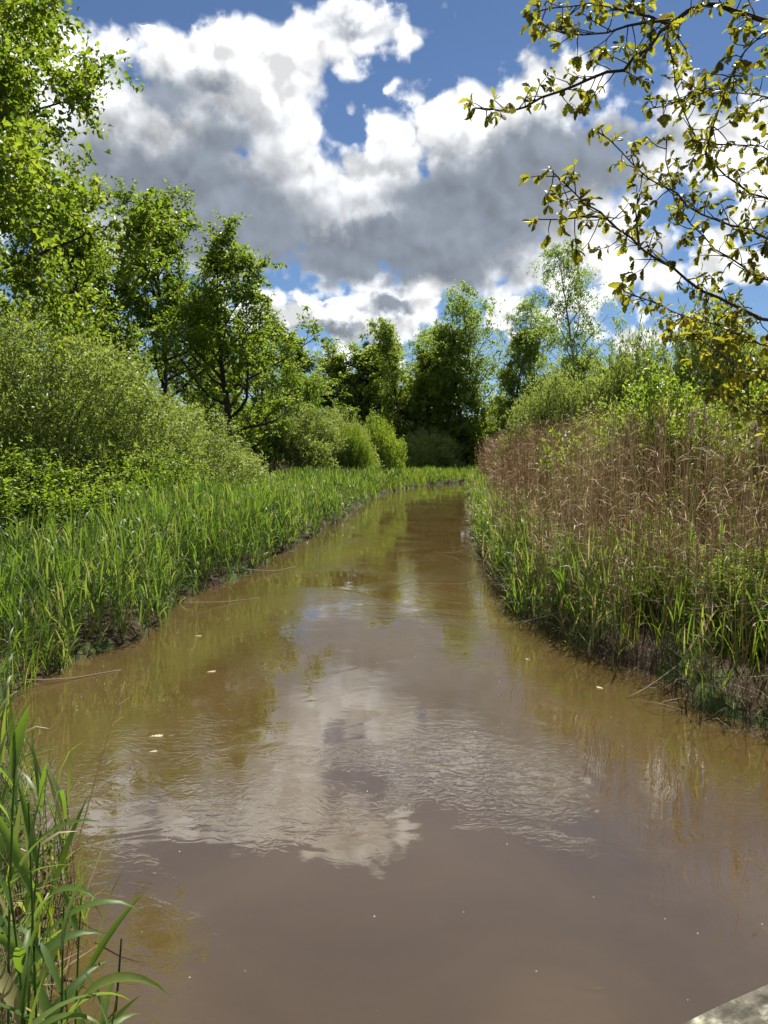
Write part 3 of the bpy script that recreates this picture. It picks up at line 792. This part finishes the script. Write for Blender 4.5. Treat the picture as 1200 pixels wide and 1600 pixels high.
db = Buf()
for (y0, y1, n, w0, w1, wid, nl) in ((3.6, 9.5, 1700, 0.15, 3.6, 0.0042, 3), (9.5, 18, 3000, 0.15, 4.2, 0.0048, 2), (18, 30, 5200, 0.5, 5.0, 0.0065, 2), (30, 47, 4200, 0.7, 5.0, 0.010, 2)):
    P2, sd_ = scatter(n * 6, (1.5, 13), (y0, y1), w0, w1, rng, 1); P2, sd_ = P2[:n], sd_[:n]
    keep = np.clip(vnoise(P2, 0.8, 31) * 1.5 - 0.05, 0.15, 1); P2, sd_ = thin_by(P2, sd_, keep, rng)
    hg = (1.35 + 0.9 * vnoise(P2, 0.55, 33) + rng.normal(0, 0.45, len(P2))) * np.interp(sd_, [0.2, 1.0, 2.0], [0.55, 0.9, 1.08]) * np.interp(P2[:, 1], [6, 14, 24, 40], [1.15, 1.18, 1.25, 1.35])
    dry_stalks(db, P2, sd_, np.clip(hg, 0.4, 3.0), rng, 0.085, wid, nl)
# broken and flattened stalks inside the thicket
P2, sd_ = scatter(9000, (2, 10), (5, 26), 0.8, 5, rng, 1); P2, sd_ = P2[:4200], sd_[:4200]
n = len(P2); base = np.column_stack([P2, land(P2, sd_) + rng.uniform(0.05, 0.9, n)]); a = rng.uniform(0, 6.283, n); L = rng.uniform(0.3, 1.1, n)
stems(db, base, base + np.column_stack([np.cos(a) * L, np.sin(a) * L, rng.uniform(-0.25, 0.6, n) * L]), np.full(n, .0045), np.full(n, .003), rng.uniform(0.35, 1, n), 1)
tag(db.obj('dry_reed_thicket', M['dry_reed']), 'thicket of last year\'s dry brown reeds on the right bank', 'reeds', kind='stuff')

# dead stems under the left trees and at the foot of the reeds, hanging over the water
ltb = Buf()
for side_, xr in ((-1, (-5, 8)), (1, (1.5, 7))):
    P2, sd_ = scatter(90000, xr, (2.6, 34), -0.08, 0.22, rng, side_)
    P2, sd_ = P2[:6500], sd_[:6500]; n = len(P2)
    base = np.column_stack([P2, land(P2, sd_)])
    blades(ltb, base, rng.uniform(0, 6.283, n), rng.uniform(0.12, 0.62, n), rng.uniform(.004, .010, n), rng.uniform(0.05, 1.3, n), rng.uniform(0, 1.5, n), np.clip(rng.normal(0.42, 0.25, n), 0, 1), 3, rng.normal(0, .5, n))
P2, sd_ = scatter(26000, (-9, 8), (35, 50), 4.0, 9, rng, -1); P2, sd_ = P2[:900], sd_[:900]; n = len(P2)
dry_stalks(ltb, P2, sd_, rng.uniform(1.0, 1.7, n), rng, 0.06, 0.009, 1)
P2, sd_ = scatter(9000, (-2.6, -1.0), (2.5, 4.4), 0.0, 0.8, rng, -1); P2, sd_ = P2[:130], sd_[:130]
dry_stalks(ltb, P2, sd_, rng.uniform(0.3, 0.8, len(P2)), rng, 0.12, 0.004, 2)
P2, sd_ = scatter(6000, (-9.5, -4.4), (14, 19), 2, 9, rng, -1); P2, sd_ = P2[:2500], sd_[:2500]; n = len(P2)
base = np.column_stack([P2, land(P2, sd_) + 0.02]); a = rng.uniform(0, 6.283, n); L = rng.uniform(.15, .5, n)
stems(ltb, base, base + np.column_stack([np.cos(a) * L, np.sin(a) * L, rng.uniform(0, .35, n) * L]), np.full(n, .004), np.full(n, .003), rng.uniform(.3, 1, n), 1)
tag(ltb.obj('reed_litter', M['litter']), 'brown dead reed stems littering the banks above the waterline', 'litter', kind='stuff')

# ------------------------------------------------------------------ the oak on the right bank, its boughs over the water
BOUGHS = {
    'b1': [(2.37, 6.0, 5.83), (2.08, 5.95, 5.62), (1.88, 5.9, 5.37), (1.68, 5.85, 5.26), (1.48, 5.8, 5.15), (1.24, 5.75, 5.06), (0.91, 5.7, 4.88), (0.63, 5.65, 4.92)],
    'b2': [(2.94, 6.0, 3.49), (2.57, 5.95, 3.63), (2.21, 5.9, 3.81), (1.9, 5.85, 3.98), (1.64, 5.8, 4.2), (1.39, 5.75, 4.32), (1.29, 5.7, 4.48), (1.18, 5.65, 4.49)],
    'b3': [(3.06, 6.3, 4.2), (2.53, 6.25, 4.33), (2.15, 6.2, 4.56), (1.98, 6.15, 4.66), (1.76, 6.1, 4.86), (1.6, 6.05, 4.91)],
    'b4': [(2.62, 5.6, 5.44), (2.43, 5.55, 5.12), (2.29, 5.5, 4.84), (2.21, 5.45, 4.52)],
    'b5': [(2.97, 6.2, 5.23), (2.65, 6.15, 5.25), (2.43, 6.1, 5.28), (2.23, 6.05, 5.1), (1.99, 6.0, 5.06)],
    'b6': [(3.2, 6.6, 4.59), (2.8, 6.55, 4.73), (2.53, 6.5, 5.01), (2.32, 6.45, 5.44), (2.26, 6.4, 5.83)],
    'b7': [(3.18, 6.5, 3.89), (2.72, 6.45, 4.11), (2.41, 6.4, 4.37), (2.28, 6.35, 4.61), (2.25, 6.3, 4.91)],
    'b8': [(3.06, 6.2, 3.02), (2.78, 6.15, 3.17), (2.55, 6.1, 3.31), (2.38, 6.05, 3.4)],
    'b9': [(3.15, 6.4, 3.35), (2.81, 6.35, 3.45), (2.58, 6.3, 3.54), (2.09, 6.25, 3.69), (1.95, 6.2, 3.75)],
    'b10': [(2.92, 5.9, 2.76), (2.7, 5.85, 2.88), (2.44, 5.8, 2.94)],
    'b11': [(2.1, 5.95, 5.64), (1.69, 5.9, 5.57), (1.39, 5.85, 5.47), (1.15, 5.8, 5.54)],
    'b12': [(2.1, 6.0, 5.65), (1.79, 5.95, 5.75), (1.4, 5.9, 5.74), (1.07, 5.85, 5.65)],
    'b13': [(2.85, 5.9, 4.69), (2.63, 5.85, 4.78), (2.47, 5.8, 4.7), (2.29, 5.75, 4.7)],
    'b14': [(1.96, 6.05, 4.03), (1.87, 6.0, 4.26), (1.92, 5.95, 4.43)],
    'b15': [(1.7, 6.0, 4.26), (1.35, 5.95, 4.24), (1.15, 5.9, 4.2)],
}

CAM0 = np.array((0.0, 0.0, 2.5))
ROOT = {k: [(4.9, 5.6, z), (3.4, 5.0 + dy, z + 0.25)] for k, z, dy in (('b1', 4.6, 0), ('b2', 2.8, 0), ('b3', 3.3, .2), ('b4', 4.4, -.3), ('b5', 4.2, .1), ('b6', 3.6, .3), ('b7', 3.1, .2), ('b8', 2.5, 0), ('b9', 2.7, .1), ('b10', 2.3, -.1), ('b13', 3.9, -.1))}
THICK = {'b1': 0.030, 'b2': 0.022, 'b3': 0.017, 'b6': 0.016, 'b7': 0.015, 'b9': 0.013}
org = np.random.default_rng(606)
root = empty('oak_tree', (4.9, 5.6, gz_at(4.9, 5.6)))
tag(root, 'oak on the right bank with bronze-green boughs hanging into the upper right', 'tree')
rz_ = np.array(root.location)


def resample(pts, step):
    pts = np.array(pts, float); seg = np.linalg.norm(np.diff(pts, axis=0), axis=1); c = np.concatenate([[0], np.cumsum(seg)])
    s = np.linspace(0, c[-1], max(4, int(c[-1] / step)))
    # smooth corner cutting
    q = np.stack([np.interp(s, c, pts[:, k]) for k in range(3)], 1)
    for _ in range(2): q[1:-1] = 0.25 * q[:-2] + 0.5 * q[1:-1] + 0.25 * q[2:]
    return q, c[-1]


wood = Buf(); tk = walk((0, 0, -0.3), (0.02, 0.02, 1), 8.2, 10, 0.04, org); tube(wood, tk, np.linspace(0.2, 0.03, 11), 9)
wood.obj('trunk', M['bark'], root, True)
branch_of = {}
tufts = []                                          # (position, direction, size, tone lift painting backlight into the low boughs)
for k, pl in BOUGHS.items():
    q, L = resample(ROOT.get(k, []) + [tuple(np.array(CAM0) + 0.76 * (np.array(p) - CAM0)) for p in pl], 0.1); q = q + org.normal(0, 0.008, q.shape)
    wb = Buf(); r_ = THICK.get(k, 0.009); rad = r_ * (1 - np.linspace(0, 1, len(q)) * 0.86); rad = np.maximum(rad, 0.0035)
    tube(wb, q - rz_, rad, 6)
    low = k in ('b8', 'b9', 'b10')
    seen = 0.22 if k in ROOT else 0.0
    n = int(L * 1.3 * (1 - seen) * (21 if not low else 38))
    for j in range(n):
        u = seen + (1 - seen) * (j + org.uniform(0, 1)) / n
        s = along(q, u); tg = unit(along(q, min(1, u + 0.05)) - along(q, max(0, u - 0.05)))
        d = unit(tg * 0.5 + org.normal(0, 0.7, 3) + np.array([0, 0, -0.05]))
        l = org.uniform(0.04, 0.24) * (1.2 - 0.5 * u)
        tw = walk(s, d, l, 3, 0.2, org, (0, 0, 0.03)); tube(wb, tw - rz_, [0.0042, 0.0036, 0.003, 0.0022], 3)
        tufts.append((tw[-1], unit(tw[-1] - tw[-2]), org.uniform(0.75, 1.15), 0.18 if low else 0.0, k))
        if l > 0.13: tufts.append((tw[2], unit(tw[-1] - tw[-2]), org.uniform(0.6, 0.9), 0.15 if low else 0.0, k))
    tufts.append((q[-1], unit(q[-1] - q[-3]), 1.1, 0.0, k))
    branch_of[k] = wb.obj('branch', M['bark'], root, True)


def oak_leaf(droop, fold):
    """a lobed leaf one unit long, hanging from its stalk along +X"""
    t_ = np.array([0.0, 0.10, 0.22, 0.34, 0.46, 0.58, 0.70, 0.82, 0.93, 1.0])
    w_ = np.array([0.012, 0.035, 0.13, 0.10, 0.21, 0.16, 0.25, 0.17, 0.15, 0.0])
    x = t_ * (1 - 0.12 * droop * t_); z = -droop * t_ ** 2 * 0.55
    mid = np.stack([x, 0 * x, z], 1); a = mid + np.stack([0 * x, w_, w_ * fold], 1); b_ = mid + np.stack([0 * x, -w_, w_ * fold], 1)
    n = len(t_); V = np.vstack([mid, a, b_]); Q = []
    for i in range(n - 1): Q += [(i, i + 1, n + i + 1, n + i), (i + 1, i, 2 * n + i, 2 * n + i + 1)]
    return V, np.array(Q)


SHAPES = [oak_leaf(dr, fo) for dr, fo in ((0.1, 0.3), (0.4, 0.5), (0.8, 0.2), (1.2, 0.6), (0.6, 0.8), (0.2, 0.1))]
LMESH = [[Buf().add(V, Q, None, tone).mesh('leaf', M['bronze_leaf'], True) for tone in (0.12, 0.4, 0.62, 0.9)] for V, Q in SHAPES]
inst = []
for (p, d, sz, backlit, bk) in tufts:
    for j in range(int(org.integers(4, 8))):
        a = org.uniform(0, 6.283); rad_ = unit(np.cross(d, unit(org.normal(0, 1, 3)))); dd = unit(d * 0.45 + rad_ * 0.8 + np.array([0, 0, -0.35]))
        nn = unit(np.array([0, 0, 1.0]) + org.normal(0, 0.45, 3)); sdv = unit(np.cross(nn, dd)); nn = np.cross(dd, sdv)
        inst.append((p, np.stack([dd, sdv, nn], 1), sz * org.uniform(0.038, 0.080), int(org.integers(0, 6)), float(np.clip(org.normal(0.42 + backlit * 1.6, 0.25), 0, 1)), bk))
# the leaves that show largest are single leaves; the rest of the foliage is one part
vis = [i_ for i_, a in enumerate(inst) if abs(a[0][0]) < 0.47 * a[0][1] and (a[0][2] - 2.5) < 0.53 * a[0][1]]
vis.sort(key=lambda i_: -inst[i_][2] / inst[i_][0][1]); big_ = set(vis[:300])
from mathutils import Matrix
rest = Buf()
for i_, (p, Rm, sz, sh, tone, bk) in enumerate(inst):
    pl = p - rz_
    if i_ in big_:
        o = bpy.data.objects.new('leaf', LMESH[sh][min(3, int(tone * 4))]); COL.objects.link(o); o.parent = branch_of[bk]
        o.matrix_local = Matrix([[*(Rm[r] * sz), pl[r]] for r in range(3)] + [[0, 0, 0, 1]])
    else:
        V, Q = SHAPES[sh]; rest.add((V * sz) @ Rm.T + pl, Q, None, tone)
tag(rest.obj('foliage', M['bronze_leaf'], root, True), kind='stuff')

# ------------------------------------------------------------------ reeds beside the bridge, close to the viewer
def long_leaf(L, W, lean, curve, nseg=9, twist=0.0, power=1.5):
    s = np.linspace(0, 1, nseg + 1); th = lean + curve * s ** power; thm = 0.5 * (th[1:] + th[:-1])
    x = np.concatenate([[0], np.cumsum(np.sin(thm) * L / nseg)]); z = np.concatenate([[0], np.cumsum(np.cos(thm) * L / nseg)])
    mid = np.stack([x, 0 * x, z], 1); up = np.stack([-np.cos(th), 0 * th, np.sin(th)], 1)
    side = np.cos(twist * s)[:, None] * np.array([[0, 1, 0]]) + np.sin(twist * s)[:, None] * up
    nrm = np.cos(twist * s)[:, None] * up - np.sin(twist * s)[:, None] * np.array([[0, 1, 0]])
    pr = np.where(s < 0.3, 0.4 + 0.6 * s / 0.3, 1 - ((s - 0.3) / 0.7) ** 1.7)[:, None] * W * 0.5; pr[-1] = 0.0004
    n = nseg + 1; V = np.vstack([mid, mid + side * pr + nrm * pr * 0.35, mid - side * pr + nrm * pr * 0.35]); Q = []
    for i in range(nseg): Q += [(i, i + 1, n + i + 1, n + i), (i + 1, i, 2 * n + i, 2 * n + i + 1)]
    return V, np.array(Q)


fr = np.random.default_rng(717)
REEDS = [  # x, y, height, label, leaves: (fraction up the stem, azimuth in degrees, length, width, lean, curve)
    (-1.20, 2.30, 1.66, 'tallest green reed at the left edge, its tip above all its neighbours', 5),
    (-1.12, 2.34, 1.45, 'tall green reed second in height at the left edge', 5),
    (-1.24, 2.18, 1.30, 'green reed cut by the left edge of the picture', 4),
    (-1.02, 2.26, 1.16, 'green reed with an upright broad top leaf, right of the tall pair', 5),
    (-1.10, 2.12, 1.02, 'green reed in front of the tall pair with leaves bowed to the right', 5),
    (-0.95, 2.22, 0.98, 'green reed whose top leaf arches far out over the water', 5),
    (-1.03, 2.02, 0.86, 'short green reed low in the bottom left corner', 5),
    (-0.95, 2.30, 0.95, 'outermost short reed, nearest to the dark stake in the water', 4),
    (-1.06, 2.44, 1.10, 'slim green reed behind the reed with the upright top leaf', 4),
    (-1.16, 2.06, 0.90, 'broad-leaved reed at the bottom of the left edge', 5),
    (-0.97, 2.36, 0.80, 'thin young reed between the two reeds with long leaves', 3),
    (-1.22, 2.46, 1.25, 'green reed behind the tallest one at the left edge', 4),
    (-1.08, 2.22, 1.30, 'upright green reed between the tall pair and the bowed reed', 4),
]
for q, (x, y, h, lab, nl) in enumerate(REEDS):
    z0 = gz_at(x, y); e = empty('green_reed', (x, y, z0)); tag(e, lab, 'reed', 'green reeds beside the bridge')
    h = h - z0 * 0.6; lx, ly = fr.normal(0.03, 0.04), fr.normal(0, 0.04)
    pts = np.array([(lx * t_ ** 2 * h, ly * t_ ** 2 * h, h * t_ - 0.05) for t_ in np.linspace(0, 1, 7)])
    b = Buf(); tube(b, pts, np.linspace(0.0055, 0.0028, 7), 6, 0.35); b.obj('stem', M['reed_leaf'], e, True)
    for k in range(nl):
        u = 0.42 + 0.56 * (k + fr.uniform(0, 0.4)) / nl
        a = (0 if k % 2 == 0 else math.pi) + fr.normal(0, 0.55)
        top = k == nl - 1
        L = fr.uniform(0.28, 0.42) * (0.8 if top else 1); lean = fr.uniform(0.08, 0.25) if top else fr.uniform(0.3, 0.65)
        cv = fr.uniform(0.1, 0.5) if (top and q != 5) else (fr.uniform(1.2, 2.0) if fr.random() < 0.4 else fr.uniform(0.2, 0.9))
        if q == 5 and top: L, lean, cv, a = 0.42, 0.45, 1.9, -0.15
        V, Q = long_leaf(L, fr.uniform(0.030, 0.046), lean, cv, twist=fr.normal(0, 0.7))
        o = Buf().add(V, Q, None, float(np.clip(fr.normal(0.45, 0.2), 0, 0.8))).obj('leaf', M['reed_leaf'], e, True)
        o.location = along(pts, u); o.rotation_euler = (0, 0, a)

# dry stalks and sticks that stand out singly
def stalk(name, pts, r0, r1, m_, label, cat, side=None, group=None):
    b = Buf(); q, _ = resample(pts, 0.12); base = np.array(pts[0]); tube(b, q - base, np.linspace(r0, r1, len(q)), 6, 0.75, True)
    if side: # broken leaf sheath
        for u_ in side:
            p = along(q, u_) - base; tube(b, np.array([p, p + np.array([0.05, 0.02, 0.03])]), [r1 * 0.9, r1 * 0.4], 4, 0.9, True)
    return tag(b.obj(name, M[m_], None, True, tuple(base)), label, cat, group)


stalk('dry_stalk', [(-1.56, 3.5, 0.25), (-1.42, 3.62, 0.85), (-1.28, 3.72, 1.36)], 0.004, 0.002, 'dry_reed', 'thin dry stalk leaning out over the water above the near reeds', 'stalk', (0.45, 0.82, 0.9))
stalk('dark_stick', [(-1.22, 3.25, -0.2), (-1.19, 3.26, 0.1), (-1.17, 3.27, 0.33)], 0.006, 0.005, 'bark', 'short dark stick standing upright in the water by the near reeds', 'stick')
stalk('fallen_stalk', [(-3.85, 7.9, 0.10), (-3.45, 8.2, 0.012), (-3.0, 8.6, 0.004)], 0.008, 0.005, 'plume', 'pale reed stalk fallen from the left bank onto the water', 'stalk')
stalk('fallen_stalk', [(-3.15, 11.9, 0.12), (-2.6, 12.4, 0.03), (-2.1, 12.9, 0.005)], 0.007, 0.004, 'plume', 'pale stalk lying on the water under the first reed hollow of the left bank', 'stalk')
stalk('fallen_stalk', [(-2.75, 15.0, 0.16), (-2.25, 15.6, 0.03), (-1.9, 16.4, 0.004)], 0.009, 0.005, 'plume', 'pale stalk slanting into the water halfway along the left bank', 'stalk')
stalk('fallen_stalk', [(2.5, 13.0, 0.45), (1.5, 13.6, 0.12), (0.6, 14.2, 0.004)], 0.007, 0.004, 'plume', 'long pale stalk reaching from the right bank far across the water', 'stalk')
stalk('fallen_stalk', [(2.45, 10.4, 0.30), (1.95, 10.6, 0.10), (1.5, 10.8, 0.01)], 0.007, 0.004, 'plume', 'pale stalk sticking out of the right bank where the reeds hang darkest', 'stalk')
stalk('fallen_stalk', [(3.1, 8.0, 0.22), (2.7, 7.75, 0.05), (2.45, 7.6, 0.005)], 0.007, 0.005, 'plume', 'bent pale stalk in the water at the nearest corner of the right bank', 'stalk')
stalk('fallen_stalk', [(2.65, 17.5, 0.5), (1.7, 18.2, 0.06), (1.2, 18.8, 0.004)], 0.009, 0.005, 'plume', 'pale stalk on the water at the narrow place of the right bank', 'stalk')

# dry reeds with seed plumes at the far end of the thicket
def plumed(x, y, h, lx, label):
    e = empty('plumed_reed', (x, y, gz_at(x, y))); tag(e, label, 'reed', 'plumed dry reeds above the thicket')
    b = Buf(); pts = np.array([(lx * t_ ** 2, 0.1 * t_ ** 2, h * t_) for t_ in np.linspace(0, 1, 6)]); tube(b, pts, np.linspace(0.008, 0.004, 6), 5, 0.8); b.obj('stem', M['dry_reed'], e, True)
    pb = Buf(); n = 110; u = fr.uniform(0, 1, n); base = along(pts[-2:], 0.4 + 0.6 * u); 
    blades(pb, base, np.where(fr.random(n) < 0.7, np.sign(lx) * 0.3 * 0 + (0 if lx > 0 else math.pi), 0) + fr.normal(0, 0.9, n), fr.uniform(0.08, 0.2, n), np.full(n, 0.012), fr.uniform(0.1, 0.9, n), fr.uniform(0.3, 1.5, n), fr.random(n), 2)
    pb.obj('plume', M['plume'], e)


for x, y, h, lx, lab in ((5.0, 29.5, 3.0, -0.55, 'plumed reed leaning left at the far end of the dry thicket'), (5.5, 30.2, 3.3, -0.25, 'tallest plumed reed at the far end of the dry thicket'),
                         (4.7, 28.2, 2.6, -0.8, 'plumed reed bowed lowest over the green reeds near the bend'),
                         (4.05, 10.4, 2.75, 0.12, 'pale plumed reed standing before the bright shrub'), (4.6, 9.2, 2.6, -0.15, 'nearest plumed reed under the oak boughs'), (5.1, 12.5, 2.95, 0.1, 'plumed reed in front of the right-hand bright shrub')):
    plumed(x, y, h, lx, lab)

# ------------------------------------------------------------------ what floats on the water
fm = Buf()
n = 90; P2 = np.stack([fr.uniform(-2.6, 3.4, n), 3.0 + 9 * fr.random(n) ** 1.6], 1); k = shore(P2) < -0.25; P2 = P2[k]; n = len(P2)
rad_ = fr.uniform(0.002, 0.0055, n); an = np.arange(6) * math.pi / 3
ring = np.stack([np.cos(an), np.sin(an)], 1)
V = np.concatenate([np.concatenate([P2[:, None] + ring[None] * rad_[:, None, None] * fr.uniform(0.6, 1.3, (n, 6, 1)), np.full((n, 6, 1), 0.001)], 2), np.concatenate([P2[:, None], (0.001 + rad_ * 0.6)[:, None, None]], 2)], 1)
o_ = (np.arange(n) * 7)[:, None]
fm.add(V.reshape(-1, 3), None, np.concatenate([o_ + [[a, (a + 1) % 6, 6]] for a in range(6)]), np.repeat(fr.random(n), 7))
m, t, out = mat('foam'); p_ = principled((0.5, 0.45, 0.38), 0.5, 0.4); t.links.new(p_.outputs[0], out.inputs[0])
tag(fm.obj('foam_specks', m, None, True), 'small white foam specks drifting on the brown water', 'foam', kind='stuff')
for x, y, L, a, lab in ((-2.05, 6.55, 0.10, 0.2, 'pale leaf floating nearest to the left reeds'), (-2.0, 8.5, 0.09, 0.5, 'pale leaf floating midway up the left side of the stream'), (-2.55, 10.2, 0.08, 0.1, 'small pale leaf floating close under the left bank'), (-1.95, 6.2, 0.06, 0.4, 'tiny leaf floating just below the pale one near the left reeds'), (2.3, 7.9, 0.07, 2.2, 'brown leaf floating off the nearest corner of the right bank')):
    V, Q = oak_leaf(0.15, 0.3); V = V * L * 1.2; V[:, 2] = np.abs(V[:, 2]) + 0.002
    o = Buf().add(V, Q, None, 0.9).obj('floating_leaf', M['dry_reed'], None, True); o.location = (x, y, 0.002); o.rotation_euler = (0, 0, a); tag(o, lab, 'leaf')

# ------------------------------------------------------------------ footbridge rail in the near corner
m, t, out = mat('weathered_rail')
op = objpos(); a1 = noise(vmath('MULTIPLY', op, (0.5, 1, 1)), 70.0, 5, 0.65, dim='3D'); a2 = noise(op, 26.0, 4, 0.6, dim='3D')
colr = mixc(ramp01(a2, 0.45, 0.62), ramp(a1, [(0.35, (.03, .027, .02)), (0.6, (.11, .10, .075))]), ramp(a1, [(0.38, (.06, .056, .04)), (0.6, (.40, .38, .29))]))
p_ = principled(colr, 0.85, 0.2, bump(a1, 0.8, 0.004)); t.links.new(p_.outputs[0], out.inputs[0])
ra = math.atan2(0.07, 0.14)
rail = empty('bridge_rail', (0.30, 0.76, 0), ra); tag(rail, 'weathered lichen-spotted bridge rail in the bottom right corner', 'rail')


def bevel_box(name, x0, x1, y0, y1, z0, z1, bv, parent):
    b = Buf(); prof = [(y0 + bv, z0), (y1 - bv, z0), (y1, z0 + bv), (y1, z1 - bv), (y1 - bv, z1), (y0 + bv, z1), (y0, z1 - bv), (y0, z0 + bv)]
    xs = np.linspace(x0, x1, max(2, int((x1 - x0) / 0.05))); V = []
    for x in xs:
        for (yy, zz) in prof: V.append((x, yy + fr.normal(0, 0.0008), zz + fr.normal(0, 0.0006)))
    nn = len(xs); Q = [(i * 8 + j, i * 8 + (j + 1) % 8, i * 8 + 8 + (j + 1) % 8, i * 8 + 8 + j) for i in range(nn - 1) for j in range(8)]
    Q += [(0, 7, 6, 5), (0, 5, 4, 3), (0, 3, 2, 1)]; e_ = (nn - 1) * 8; Q += [(e_, e_ + 1, e_ + 2, e_ + 3), (e_, e_ + 3, e_ + 4, e_ + 5), (e_, e_ + 5, e_ + 6, e_ + 7)]
    return b.add(V, Q).obj(name, m, parent)


bevel_box('handrail', -2.4, 3.6, -0.15, 0.0, 1.86, 1.90, 0.004, rail)
bevel_box('lower_rail', -2.4, 3.6, -0.115, -0.035, 1.32, 1.42, 0.006, rail)
bevel_box('edge_beam', -2.6, 3.8, -0.16, -0.02, 0.70, 0.88, 0.01, rail)
for x in (-2.0, -0.6, 1.0, 2.6): bevel_box('post', x, x + 0.10, -0.125, -0.025, -0.6, 1.86, 0.006, rail)
